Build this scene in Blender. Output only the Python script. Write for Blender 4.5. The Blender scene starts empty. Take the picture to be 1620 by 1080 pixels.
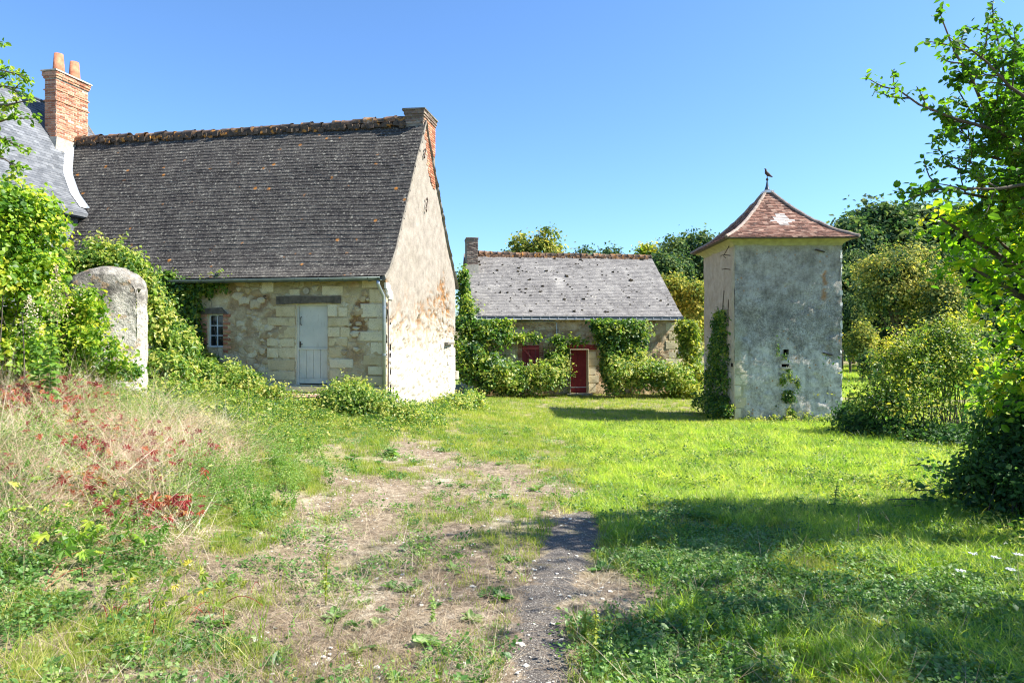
import bpy, math, random
import numpy as np
from mathutils import Vector
R = math.radians
rng = np.random.default_rng(7)
random.seed(7)
SC = bpy.context.scene
COL = SC.collection

# ------------------------------------------------------------------ camera, sky, sun, exposure
cam = bpy.data.cameras.new('camera'); camo = bpy.data.objects.new('camera', cam); COL.objects.link(camo)
camo.location = (0, 0, 0); camo.rotation_euler = (R(90), 0, 0)      # eye height is z = 0, the yard lies about 1.7 m below
cam.sensor_width = 36; cam.lens = 24; cam.shift_y = -15/1620; cam.clip_start = .05; cam.clip_end = 3000
SC.camera = camo
SUN_EL, SUN_AZ = 47.0, 92.0          # azimuth clockwise from +Y (view direction)
w = bpy.data.worlds.new('World'); SC.world = w; w.use_nodes = True
nt = w.node_tree; bg = nt.nodes['Background']
sky = nt.nodes.new('ShaderNodeTexSky'); sky.sky_type = 'NISHITA'; sky.sun_disc = False
sky.sun_elevation = R(SUN_EL); sky.sun_rotation = R(SUN_AZ); sky.altitude = 100; sky.air_density = 1.0; sky.dust_density = .6; sky.ozone_density = 4
air = nt.nodes.new('ShaderNodeMix'); air.data_type = 'RGBA'; air.blend_type = 'MULTIPLY'; air.inputs[0].default_value = 1; air.inputs[7].default_value = (.75, .965, 1.17, 1)   # clear deep blue air
nt.links.new(sky.outputs[0], air.inputs[6]); nt.links.new(air.outputs[2], bg.inputs[0]); bg.inputs[1].default_value = .085
sd = bpy.data.lights.new('sun', 'SUN'); sd.energy = 5.0; sd.angle = R(.5); sd.color = (1, .95, .86)
so = bpy.data.objects.new('sun', sd); COL.objects.link(so)
sv = Vector((math.sin(R(SUN_AZ))*math.cos(R(SUN_EL)), math.cos(R(SUN_AZ))*math.cos(R(SUN_EL)), math.sin(R(SUN_EL))))
so.rotation_euler = sv.to_track_quat('Z', 'Y').to_euler(); so.location = sv*60
SC.view_settings.view_transform = 'Standard'; SC.view_settings.look = 'None'; SC.view_settings.gamma = 1
SC.view_settings.use_curve_mapping = False; SC.view_settings.exposure = 1.45
SC.cycles.max_bounces = 7; SC.cycles.transparent_max_bounces = 4; SC.cycles.diffuse_bounces = 3; SC.cycles.transmission_bounces = 3
SC.cycles.sample_clamp_indirect = 6; SC.cycles.filter_width = 1.15

def at(px, py, Y):                   # a place at distance Y seen at photo pixel (px, py)
    return np.array([(px-810)/1080*Y, Y, (525-py)/1080*Y])

# ------------------------------------------------------------------ noise
def _h(ix, iy, iz):
    n = (ix*374761393 + iy*668265263 + iz*2147483647*3) & 0xffffffff
    n = ((n ^ (n >> 13))*1274126177) & 0xffffffff
    n = ((n ^ (n >> 16))*2246822519) & 0xffffffff
    return ((n ^ (n >> 15)) & 0xffff)/65535.0
def vn(x, y, z=0.0):
    x, y, z = np.broadcast_arrays(np.asarray(x, float), y, z)
    ix, iy, iz = (np.floor(a).astype(np.int64) for a in (x, y, z))
    fx, fy, fz = x-ix, y-iy, z-iz
    fx, fy, fz = (a*a*(3-2*a) for a in (fx, fy, fz))
    r = 0
    for a in (0, 1):
        for b in (0, 1):
            for c in (0, 1):
                r = r + _h(ix+a, iy+b, iz+c)*(fx if a else 1-fx)*(fy if b else 1-fy)*(fz if c else 1-fz)
    return r
def fbm(x, y, z=0.0, o=4):
    r, a, t = 0, .5, 0
    for k in range(o):
        r = r + a*vn(x*2**k+7.3*k, y*2**k+3.1*k, z*2**k+k*5.7); t += a; a *= .5
    return r/t
def ss(a, b, x):
    t = np.clip((x-a)/(b-a), 0, 1); return t*t*(3-2*t)

# ------------------------------------------------------------------ mesh helpers
def mesh_np(name, V, faces, tint=None, attrs=None, smooth=False):
    me = bpy.data.meshes.new(name)
    V = np.asarray(V, np.float32)
    me.vertices.add(len(V)); me.vertices.foreach_set('co', V.ravel())
    faces = [np.asarray(f, np.int32) for f in faces if len(f)]
    if faces:
        loops = np.concatenate([f.ravel() for f in faces])
        cnt = np.concatenate([np.full(len(f), f.shape[1], np.int32) for f in faces])
        st = np.concatenate([[0], np.cumsum(cnt)[:-1]]).astype(np.int32)
        me.loops.add(len(loops)); me.loops.foreach_set('vertex_index', loops)
        me.polygons.add(len(cnt)); me.polygons.foreach_set('loop_start', st); me.polygons.foreach_set('loop_total', cnt)
        me.polygons.foreach_set('use_smooth', np.full(len(cnt), smooth, bool))
    al = dict(attrs or {})
    if tint is not None: al['tint'] = tint
    for k, v in al.items():
        a = me.attributes.new(k, 'FLOAT', 'POINT'); a.data.foreach_set('value', np.asarray(v, np.float32).ravel())
    me.update(calc_edges=True)
    return me
def ob(name, me, mat=None, parent=None, loc=None, rot=None, scale=None):
    o = bpy.data.objects.new(name, me); COL.objects.link(o)
    if mat is not None and me is not None and not me.materials: me.materials.append(mat)
    if parent is not None: o.parent = parent
    if loc is not None: o.location = [float(a) for a in loc]
    if rot is not None: o.rotation_euler = rot
    if scale is not None: o.scale = scale
    return o
def tag(o, label=None, cat=None, group=None, kind=None):
    if label: o['label'] = label
    if cat: o['category'] = cat
    if group: o['group'] = group
    if kind: o['kind'] = kind
    return o
def thing(name, label, cat, loc=(0, 0, 0), rz=0, group=None):
    o = bpy.data.objects.new(name, None); COL.objects.link(o); o.empty_display_size = .2
    o.location = [float(a) for a in loc]; o.rotation_euler = (0, 0, rz)
    return tag(o, label, cat, group)

class MB:
    """collects plain pieces into one mesh"""
    def __init__(s): s.V = []; s.F4 = []; s.F3 = []; s.n = 0; s.t = []
    def add(s, V, F4=(), F3=(), tint=.5):
        V = np.asarray(V, float).reshape(-1, 3)
        s.V.append(V); s.t.append(np.full(len(V), tint) if np.isscalar(tint) else np.asarray(tint))
        if len(F4): s.F4.append(np.asarray(F4, int)+s.n)
        if len(F3): s.F3.append(np.asarray(F3, int)+s.n)
        s.n += len(V); return s
    def box(s, a, b, tint=.5, jit=0):
        x0, y0, z0 = a; x1, y1, z1 = b
        V = np.array([(x0,y0,z0),(x1,y0,z0),(x1,y1,z0),(x0,y1,z0),(x0,y0,z1),(x1,y0,z1),(x1,y1,z1),(x0,y1,z1)], float)
        if jit: V += rng.normal(0, jit, V.shape)
        return s.add(V, [(0,3,2,1),(4,5,6,7),(0,1,5,4),(1,2,6,5),(2,3,7,6),(3,0,4,7)], tint=tint)
    def tube(s, pts, rad, n=8, cap=True, tint=.5):
        pts = np.asarray(pts, float); k = len(pts)
        rad = np.full(k, rad) if np.isscalar(rad) else np.asarray(rad, float)
        T = np.gradient(pts, axis=0); T /= np.linalg.norm(T, axis=1)[:, None]+1e-9
        up = np.array([0, 0, 1.]) if abs(T[0, 2]) < .9 else np.array([1., 0, 0])
        V = []
        for i in range(k):
            a = np.cross(T[i], up); a /= np.linalg.norm(a)+1e-9; b = np.cross(T[i], a); up = -b if False else up
            an = np.arange(n)*2*math.pi/n
            V.append(pts[i]+rad[i]*(np.cos(an)[:, None]*a+np.sin(an)[:, None]*b))
        V = np.concatenate(V); F = []
        for i in range(k-1):
            for j in range(n):
                F.append((i*n+j, i*n+(j+1) % n, (i+1)*n+(j+1) % n, (i+1)*n+j))
        F3 = []
        if cap:
            V = np.concatenate([V, pts[:1], pts[-1:]]); c0, c1 = k*n, k*n+1
            for j in range(n):
                F3 += [(c0, (j+1) % n, j), (c1, (k-1)*n+j, (k-1)*n+(j+1) % n)]
        return s.add(V, F, F3, tint)
    def mesh(s, name, smooth=False):
        f = []
        if s.F4: f.append(np.concatenate(s.F4))
        if s.F3: f.append(np.concatenate(s.F3))
        return mesh_np(name, np.concatenate(s.V), f, np.concatenate(s.t), smooth=smooth)
    def obj(s, name, mat, parent=None, smooth=False, **k): return ob(name, s.mesh(name, smooth), mat, parent, **k)

# ------------------------------------------------------------------ materials
class M:
    def __init__(s, name):
        s.m = bpy.data.materials.new(name); s.m.use_nodes = True; s.t = s.m.node_tree
        s.t.nodes.clear(); s.o = s.t.nodes.new('ShaderNodeOutputMaterial'); s._p = None
    def n(s, ty, **k):
        x = s.t.nodes.new(ty)
        for a, b in k.items(): setattr(x, a, b)
        return x
    def set(s, sock, v):
        if isinstance(v, bpy.types.NodeSocket): s.t.links.new(v, sock)
        elif isinstance(v, tuple) and len(v) == 3 and sock.type == 'RGBA': sock.default_value = (*v, 1)
        else: sock.default_value = v
    @property
    def pos(s):
        if s._p is None: s._p = s.n('ShaderNodeNewGeometry').outputs['Position']
        return s._p
    def sc(s, v, vec=None):
        x = s.n('ShaderNodeVectorMath', operation='MULTIPLY'); s.set(x.inputs[0], vec or s.pos); x.inputs[1].default_value = v
        return x.outputs[0]
    def noise(s, scale, detail=4, rough=.55, dist=0, vec=None):
        x = s.n('ShaderNodeTexNoise'); s.set(x.inputs['Vector'], vec or s.pos); x.inputs['Scale'].default_value = scale
        x.inputs['Detail'].default_value = detail; x.inputs['Roughness'].default_value = rough; x.inputs['Distortion'].default_value = dist
        return x.outputs['Fac']
    def voro(s, scale, feature='F1', out='Distance', vec=None, rnd=1):
        x = s.n('ShaderNodeTexVoronoi', feature=feature); s.set(x.inputs['Vector'], vec or s.pos); x.inputs['Scale'].default_value = scale
        x.inputs['Randomness'].default_value = rnd
        return x.outputs[out]
    def ramp(s, f, st, interp='LINEAR'):
        x = s.n('ShaderNodeValToRGB'); s.set(x.inputs[0], f); r = x.color_ramp; r.interpolation = interp
        while len(r.elements) < len(st): r.elements.new(.5)
        for e, (p, c) in zip(r.elements, st):
            e.position = p; e.color = (c, c, c, 1) if np.isscalar(c) else (*c, 1)
        return x.outputs[0]
    def mix(s, f, a, b, bl='MIX'):
        x = s.n('ShaderNodeMix', data_type='RGBA', blend_type=bl); s.set(x.inputs[0], f); s.set(x.inputs[6], a); s.set(x.inputs[7], b)
        return x.outputs[2]
    def math(s, op, a, b=0.0, c=None, clamp=False):
        x = s.n('ShaderNodeMath', operation=op, use_clamp=clamp); s.set(x.inputs[0], a); s.set(x.inputs[1], b)
        if c is not None: s.set(x.inputs[2], c)
        return x.outputs[0]
    def attr(s, name): return s.n('ShaderNodeAttribute', attribute_name=name).outputs['Fac']
    def rnd(s): return s.n('ShaderNodeObjectInfo').outputs['Random']
    def xyz(s, i, vec=None):
        x = s.n('ShaderNodeSeparateXYZ'); s.set(x.inputs[0], vec or s.pos); return x.outputs[i]
    def bump(s, h, st=.5, d=.02, nrm=None):
        x = s.n('ShaderNodeBump'); s.set(x.inputs['Height'], h); x.inputs['Strength'].default_value = st; x.inputs['Distance'].default_value = d
        if nrm is not None: s.set(x.inputs['Normal'], nrm)
        return x.outputs[0]
    def out(s, col, rough=.85, nrm=None, spec=.3, metal=0.0):
        x = s.n('ShaderNodeBsdfPrincipled'); s.set(x.inputs['Base Color'], col); s.set(x.inputs['Roughness'], rough)
        x.inputs['Specular IOR Level'].default_value = spec; x.inputs['Metallic'].default_value = metal
        if nrm is not None: s.set(x.inputs['Normal'], nrm)
        s.t.links.new(x.outputs[0], s.o.inputs[0]); return s.m
    def leafout(s, col, tcol, f=.35, rough=.45, spec=.35):
        x = s.n('ShaderNodeBsdfPrincipled'); s.set(x.inputs['Base Color'], col); s.set(x.inputs['Roughness'], rough)
        x.inputs['Specular IOR Level'].default_value = spec
        t = s.n('ShaderNodeBsdfTranslucent'); s.set(t.inputs[0], tcol)
        m = s.n('ShaderNodeMixShader'); m.inputs[0].default_value = f
        s.t.links.new(x.outputs[0], m.inputs[1]); s.t.links.new(t.outputs[0], m.inputs[2]); s.t.links.new(m.outputs[0], s.o.inputs[0])
        return s.m

def leafmat(name, stops, f=.38, tm=(2.2, 2.3, 1.2), rough=.45, spec=.35, rnd=False, wide=1.3):
    m = M(name)
    t = m.attr('tint')
    if rnd: t = m.math('ADD', m.math('MULTIPLY', t, .4), m.math('MULTIPLY', m.rnd(), .6))
    t = m.math('ADD', t, m.math('MULTIPLY', m.math('SUBTRACT', m.noise(wide, 4), .5), 1.1))
    c = m.ramp(t, stops)
    x = m.n('ShaderNodeMix', data_type='RGBA', blend_type='MULTIPLY'); x.inputs[0].default_value = 1
    m.set(x.inputs[6], c); x.inputs[7].default_value = (*tm, 1)
    return m.leafout(c, x.outputs[2], f, rough, spec)

G = dict(dk=(.022, .055, .012), md=(.05, .115, .018), lt=(.10, .19, .025), yl=(.20, .27, .03), gy=(.30, .28, .04))
m_ivy = leafmat('ivy_leaf', [(.15, (.02, .06, .014)), (.45, (.06, .14, .02)), (.7, (.14, .23, .03)), (.92, (.30, .32, .05))])
m_bramble = leafmat('bramble_leaf', [(.12, (.035, .09, .018)), (.4, (.10, .19, .03)), (.65, (.22, .30, .05)), (.88, (.42, .40, .11))])
m_vine = leafmat('vine_leaf', [(.12, (.04, .11, .012)), (.4, (.12, .23, .02)), (.65, (.24, .35, .035)), (.9, (.45, .44, .06))], f=.42)
m_gold = leafmat('golden_leaf', [(.1, (.07, .13, .02)), (.4, (.15, .22, .025)), (.7, (.27, .29, .04)), (.95, (.42, .36, .05))], f=.4)
m_cherry = leafmat('cherry_leaf', [(.1, (.03, .08, .015)), (.5, (.07, .15, .02)), (.85, (.14, .23, .03)), (1, (.32, .28, .04))], f=.45, tm=(2.6, 2.9, .8), spec=.2, rough=.5)
m_maple = leafmat('maple_leaf', [(.1, (.05, .12, .015)), (.5, (.13, .25, .02)), (.8, (.25, .35, .025)), (1, (.42, .36, .03))], f=.55, tm=(2.4, 2.5, .8))
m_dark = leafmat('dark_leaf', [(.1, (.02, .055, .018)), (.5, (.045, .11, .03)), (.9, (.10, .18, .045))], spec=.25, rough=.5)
m_far = leafmat('forest_leaf', [(.15, (.025, .06, .03)), (.5, (.06, .115, .045)), (.85, (.17, .21, .07))], wide=.25, f=.25, spec=.1, rough=.7)
m_faryl = leafmat('autumn_leaf', [(.15, (.06, .11, .03)), (.45, (.17, .21, .045)), (.8, (.42, .36, .08))], wide=.35, f=.3, spec=.1, rough=.7)
m_bush = leafmat('bush_leaf', [(.12, (.03, .08, .018)), (.42, (.08, .16, .025)), (.68, (.18, .25, .03)), (.9, (.40, .36, .05))], wide=.8)
m_lime = leafmat('lime_leaf', [(.12, (.03, .07, .03)), (.4, (.09, .14, .04)), (.6, (.22, .24, .06)), (.82, (.46, .40, .11))], wide=.4, f=.25, spec=.1, rough=.7)  # yellowish leaf; the bright stops also paint sunlit highlights
m_litter = leafmat('litter_blade', [(.05, (.13, .09, .055)), (.4, (.26, .19, .12)), (.7, (.42, .34, .23)), (.95, (.56, .48, .35))], f=.2, tm=(1.2, 1.2, 1.1), rnd=True)
m_red = leafmat('red_leaf', [(.1, (.13, .012, .012)), (.45, (.24, .025, .022)), (.7, (.32, .10, .03)), (.95, (.20, .24, .03))], f=.3, tm=(2, 1.6, 1.2), wide=2.5)
m_grass = leafmat('grass_blade', [(.05, (.08, .16, .02)), (.4, (.17, .25, .03)), (.7, (.29, .33, .06)), (.95, (.42, .38, .14))], f=.45, tm=(2, 2.1, .8), rnd=True, wide=1.1)
m_lush = leafmat('lush_grass_blade', [(.05, (.10, .20, .025)), (.35, (.21, .33, .04)), (.6, (.35, .43, .07)), (.9, (.54, .53, .18))], f=.5, tm=(1.9, 2.0, .7), rnd=True, wide=.9)
m_straw = leafmat('straw_blade', [(.05, (.30, .17, .10)), (.35, (.50, .35, .23)), (.6, (.66, .54, .38)), (.95, (.78, .70, .54))], f=.3, tm=(1.3, 1.2, 1.1), rnd=True)
m_herb = leafmat('herb_leaf', [(.05, (.04, .11, .025)), (.4, (.09, .19, .04)), (.7, (.16, .26, .07)), (.95, (.27, .33, .13))], f=.35, rnd=True, wide=1.6)
m_feather = leafmat('feathery_weed', [(.05, (.07, .15, .03)), (.5, (.14, .25, .05)), (.95, (.27, .33, .1))], f=.4, rnd=True)

def bark():
    m = M('bark'); n = m.noise(6, 6, .6, vec=m.sc((1, 1, .25)))
    return m.out(m.ramp(n, [(.3, (.05, .04, .03)), (.7, (.17, .14, .11))]), .9, m.bump(n, .6, .03))
m_bark = bark()
def plain(name, c, rough=.7, var=.25, sc=8, spec=.3, metal=0.0, bump=.2):
    m = M(name); n = m.noise(sc, 5)
    a = tuple(x*(1-var) for x in c); b = tuple(min(1, x*(1+var)) for x in c)
    col = m.ramp(n, [(.3, a), (.7, b)])
    return m.out(col, rough, m.bump(n, bump, .005), spec, metal)
# ------------------------------------------------------------------ terrain
CP = np.array([(0,0,-1.66),(0,3.4,-1.72),(2,4,-1.78),(-2,4,-1.70),(5,4,-1.85),(0,7,-1.82),(3,8,-1.95),(6,9,-2.0),(-2.4,7,-1.76),(0,10,-1.98),(-2,11,-1.88),(-2,14,-2.0),
 (-3.0,16.5,-1.80),(-5,15.5,-1.62),(-5,16.9,-1.58),(-8,17.4,-1.35),(-12,18,-1.0),(-1.9,22.7,-2.35),(-2.2,19.5,-2.15),(2,20,-2.62),(4,18.6,-2.56),(6.6,20.3,-2.66),(9.8,20.1,-2.68),(8,15,-2.3),(4,14,-2.2),
 (0,31,-2.85),(4,30.5,-2.85),(9,31,-2.9),(-2,31,-2.8),(14,20,-2.8),(14,30,-3.1),(10,12,-2.2),(14,10,-2.2),(10,3,-1.9),(14,0,-1.9),
 (-2.7,5.6,-1.66),(-3.6,5.6,-1.42),(-5,5.5,-1.15),(-4.2,7.2,-1.25),(-6,7.2,-.85),(-5.3,9.2,-.98),(-3.2,9.5,-1.72),(-4.4,10.9,-1.5),(-6.2,11.5,-1.05),(-6,13.5,-1.25),(-9,9,-.6),(-9,13,-.8),(-3.2,3.6,-1.66),(-5,3,-1.4),(-8,3,-1.0),(-4.5,13.5,-1.6),
 (-14,14,-.6),(-14,3,-.7),(0,-6,-1.6),(10,-6,-1.8),(-10,-6,-1.2),(0,40,-3.1),(14,42,-3.3),(-14,36,-2.4),(25,30,-3.3),(25,10,-2.6),(-20,25,-1.6),(25,45,-3.4),(-20,45,-2.6),(25,-6,-2.2)], float)
def _rbf():
    P = CP[:, :2]; d = np.linalg.norm(P[:, None]-P[None], axis=2)
    K = d**2*np.log(d+1e-9)+np.eye(len(P))*1.5
    A = np.zeros((len(P)+3,)*2); A[:-3, :-3] = K; A[:-3, -3:] = np.c_[np.ones(len(P)), P]; A[-3:, :-3] = A[:-3, -3:].T
    return np.linalg.solve(A, np.r_[CP[:, 2], 0, 0, 0])
_W = _rbf()
def gz(x, y):
    x = np.asarray(x, float); y = np.asarray(y, float); sh = x.shape; x = x.ravel(); y = y.ravel(); o = np.zeros(len(x))
    cx, cy = np.clip(x, -20, 25), np.clip(y, -6, 45)
    for i in range(0, len(x), 20000):
        d = np.hypot(cx[i:i+20000, None]-CP[None, :, 0], cy[i:i+20000, None]-CP[None, :, 1])
        o[i:i+20000] = (d**2*np.log(d+1e-9))@_W[:-3]+_W[-3]+_W[-2]*cx[i:i+20000]+_W[-1]*cy[i:i+20000]
    o += (fbm(x*.9, y*.9, 3, 3)-.5)*.10+(fbm(x*5, y*5, 9, 2)-.5)*.035*ss(60, 30, np.abs(y))
    far = ss(55, 150, y)
    o = o-ss(40, 60, y)*.4+far*(11*ss(5, 60, x)+2)+ss(150, 400, y)*6
    return o.reshape(sh)
def gz1(x, y): return float(gz(np.array([x]), np.array([y]))[0])

def cover(x, y):
    """dirt, lush, dry-bank, herb amounts on the ground"""
    n = fbm(x*1.1, y*1.1, 1, 4)-.5; n2 = fbm(x*3.5, y*3.5, 5, 3)-.5
    xc = -.85-ss(9.5, 13, y)*1.0; hw = 1.5-ss(8.5, 13, y)*1.15+ss(6, 3, y)*.35
    dirt = ss(1.3, .5, np.abs(x-xc)/hw+n*2.2+n2*1.5)*ss(14.5, 11.5, y+n*4)
    lush = ss(.75, 1.7, x+n*1.6-.02*(y-10))*ss(7.0, 8.0, y+n*1.5)*ss(21, 18.5, y+.35*(x-5)*0)
    lush = np.maximum(lush, ss(35, 40, y)*.9*ss(66, 60, y))
    dry = ss(-2.7, -3.4, x+n*1.6+.12*(y-6))*ss(4.6, 5.6, y+n)*ss(10.6, 9.2, y+n*1.5)*(.65+.35*ss(-.12, .1, n2+n))
    herb = ss(.5, 1.2, x+n*1.4)*ss(8.3, 7.3, y+n*1.2)
    return dirt, lush, dry, herb
AS = np.array([(.06,2.6,.19),(.12,3.4,.17),(.22,4.4,.16),(.36,5.1,.20),(.52,5.9,.25),(.64,6.5,.20),(.74,7.0,.10)])
def asphalt_d(x, y):
    cx = np.interp(y, AS[:, 1], AS[:, 0]); hw = np.interp(y, AS[:, 1], AS[:, 2])
    return np.where((y < 7.1) & (y > 2.5), np.abs(x-cx)/hw, 9.)

def build_ground():
    xs = np.unique(np.round(np.concatenate([-np.geomspace(14, 500, 26)[::-1], np.arange(-14, 16, .16), np.geomspace(16, 500, 26)]), 3))
    ys = np.unique(np.round(np.concatenate([-np.geomspace(3, 60, 8)[::-1], np.arange(-2, 8, .09), np.arange(8, 34, .2), np.geomspace(34, 900, 44)]), 3))
    X, Y = np.meshgrid(xs, ys); Z = gz(X, Y)
    V = np.stack([X, Y, Z], -1).reshape(-1, 3); nx, ny = len(xs), len(ys)
    i = (np.arange(ny-1)[:, None]*nx+np.arange(nx-1)[None]).ravel()
    F = np.stack([i, i+1, i+nx+1, i+nx], 1)
    d, l, dr, h = cover(V[:, 0], V[:, 1])
    me = mesh_np('ground', V, [F], attrs=dict(dirt=d, lush=l, dry=dr, herb=h, tar=ss(1.25, .85, asphalt_d(V[:, 0], V[:, 1])+(fbm(V[:, 0]*6, V[:, 1]*6, 2, 2)-.5)*.5)), smooth=True)
    m = M('ground_soil')
    n1 = m.noise(1.3, 8, .6); n2 = m.noise(9, 8, .65); n3 = m.noise(60, 4, .6)
    soil = m.ramp(m.noise(16, 9, .72), [(.32, (.09, .06, .042)), (.46, (.20, .15, .105)), (.58, (.34, .27, .195)), (.72, (.52, .45, .35))])
    chalk = m.ramp(n1, [(.5, 0.), (.68, 1.)]); soil = m.mix(m.math('MULTIPLY', m.ramp(m.noise(2.6, 7, .65), [(.5, 0.), (.6, 1.)]), .5), soil, (.17, .115, .075)); soil = m.mix(m.math('MULTIPLY', m.math('MULTIPLY', chalk, m.ramp(n2, [(.45, 0.), (.6, 1.)])), .8), soil, (.66, .60, .48))
    pv = m.voro(26, out='Distance'); peb = m.ramp(pv, [(.10, 1.), (.16, 0.)]); psel = m.ramp(m.noise(5, 3), [(.5, 0.), (.6, 1.)])
    soil = m.mix(m.math('MULTIPLY', peb, psel), soil, (.62, .58, .50))
    thatch = m.ramp(m.noise(30, 6, .7, vec=m.sc((1, .5, 1))), [(.3, (.10, .11, .035)), (.5, (.22, .21, .08)), (.7, (.40, .34, .18))])
    green = m.ramp(n2, [(.3, (.08, .14, .02)), (.55, (.16, .22, .03)), (.75, (.28, .29, .06))])
    drc = m.ramp(m.noise(40, 6, .7), [(.3, (.16, .10, .06)), (.5, (.36, .26, .16)), (.7, (.55, .44, .30))])
    base = m.mix(m.ramp(m.noise(3.2, 6, .6), [(.42, 0.), (.62, .75)]), thatch, soil)
    c = m.mix(m.math('MULTIPLY', m.attr('dirt'), .9), base, soil)
    c = m.mix(m.attr('lush'), c, green); c = m.mix(m.math('MULTIPLY', m.attr('herb'), .6), c, thatch); c = m.mix(m.attr('dry'), c, drc)
    tar = m.ramp(m.voro(90, out='Distance'), [(.1, (.24, .22, .19)), (.5, (.115, .10, .088)), (.9, (.062, .055, .048))])
    tarf = m.ramp(m.math('ADD', m.attr('tar'), m.math('ADD', m.math('MULTIPLY', m.math('SUBTRACT', n3, .5), 1.1), m.math('MULTIPLY', m.math('SUBTRACT', m.noise(4.5, 6, .7), .52), 3.2))), [(.35, 0.), (.75, 1.)])
    c = m.mix(tarf, c, tar)
    h = m.math('ADD', m.math('MULTIPLY', n2, .7), m.math('MULTIPLY', n3, .5)); h = m.math('ADD', h, m.math('MULTIPLY', peb, .25))
    mt = m.out(c, .95, m.bump(h, .9, .035), .15)
    g = ob('ground', me, mt); tag(g, 'rough farmyard ground of trodden chalky soil, worn asphalt strip and thin turf', 'ground', kind='structure')
build_ground()

# ------------------------------------------------------------------ wall, roof and stone materials
def lime_wall(name, base, light, dark, erode=(.40, .24, .10), grey=(.27, .235, .18), greyamt=.4, joint=0, rough_b=.8, rub=None, eave=None, low=None):
    m = M(name)
    n1 = m.noise(.9, 6, .6); n2 = m.noise(4, 8, .65); n3 = m.noise(28, 6, .65)
    c = m.ramp(n2, [(.28, dark), (.5, base), (.72, light)])
    c = m.mix(m.math('MULTIPLY', m.ramp(n1, [(.45, 0.), (.62, 1.)]), greyamt), c, grey)
    if rub:
        v = m.voro(rub[0], 'DISTANCE_TO_EDGE', vec=m.sc((1, 1, 1.5))); vc = m.voro(rub[0], out='Color', vec=m.sc((1, 1, 1.5)))
        st = m.ramp(m.xyz(0, vc), [(.1, rub[1]), (.5, rub[2]), (.9, rub[3])]); msk = m.ramp(v, [(.03, 0.), (.10, 1.)])
        sel = m.ramp(m.math('ADD', n1, m.math('MULTIPLY', m.math('SUBTRACT', n3, .5), .3)), [(.40, 0.), (.52, 1.)])
        k = m.math('MULTIPLY', msk, sel); c = m.mix(m.math('MULTIPLY', k, .8), c, st)
    er = m.attr('erode'); ec = m.ramp(m.noise(14, 5), [(.3, tuple(x*.55 for x in erode)), (.55, erode), (.75, tuple(min(1, x*1.5) for x in erode))])
    c = m.mix(er, c, ec)
    c = m.mix(m.ramp(n3, [(.3, .35), (.55, 0.)]), c, tuple(x*.5 for x in dark))
    z = m.xyz(2)
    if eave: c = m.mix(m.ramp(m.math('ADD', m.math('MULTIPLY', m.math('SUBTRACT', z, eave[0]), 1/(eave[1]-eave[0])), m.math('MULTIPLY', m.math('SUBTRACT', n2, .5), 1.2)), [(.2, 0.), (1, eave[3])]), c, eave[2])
    if low: c = m.mix(m.ramp(m.math('ADD', m.math('MULTIPLY', m.math('SUBTRACT', low[0], z), 1/(low[0]-low[1])), m.math('MULTIPLY', m.math('SUBTRACT', n2, .5), 1.5)), [(.2, 0.), (1, low[3])]), c, low[2])
    h = m.math('ADD', m.math('MULTIPLY', n2, 1.0), m.math('MULTIPLY', n3, .55))
    if rub: h = m.math('ADD', h, m.math('MULTIPLY', k, .5))
    return m.out(c, .93, m.bump(h, rough_b, .03), .15)
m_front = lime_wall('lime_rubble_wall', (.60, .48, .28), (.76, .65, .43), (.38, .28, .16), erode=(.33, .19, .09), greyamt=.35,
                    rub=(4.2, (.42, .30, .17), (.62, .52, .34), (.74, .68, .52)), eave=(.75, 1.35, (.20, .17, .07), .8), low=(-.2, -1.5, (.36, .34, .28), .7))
m_gable = lime_wall('gable_render', (.31, .27, .225), (.38, .335, .285), (.21, .18, .15), erode=(.30, .15, .055), greyamt=.25, low=(1.0, -.7, (.50, .455, .38), .9))
m_barnw = lime_wall('barn_rubble_wall', (.64, .48, .29), (.76, .62, .42), (.42, .29, .16), erode=(.34, .2, .1), greyamt=.25, rub=(5.5, (.25, .17, .10), (.42, .32, .2), (.55, .46, .32)))
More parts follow.
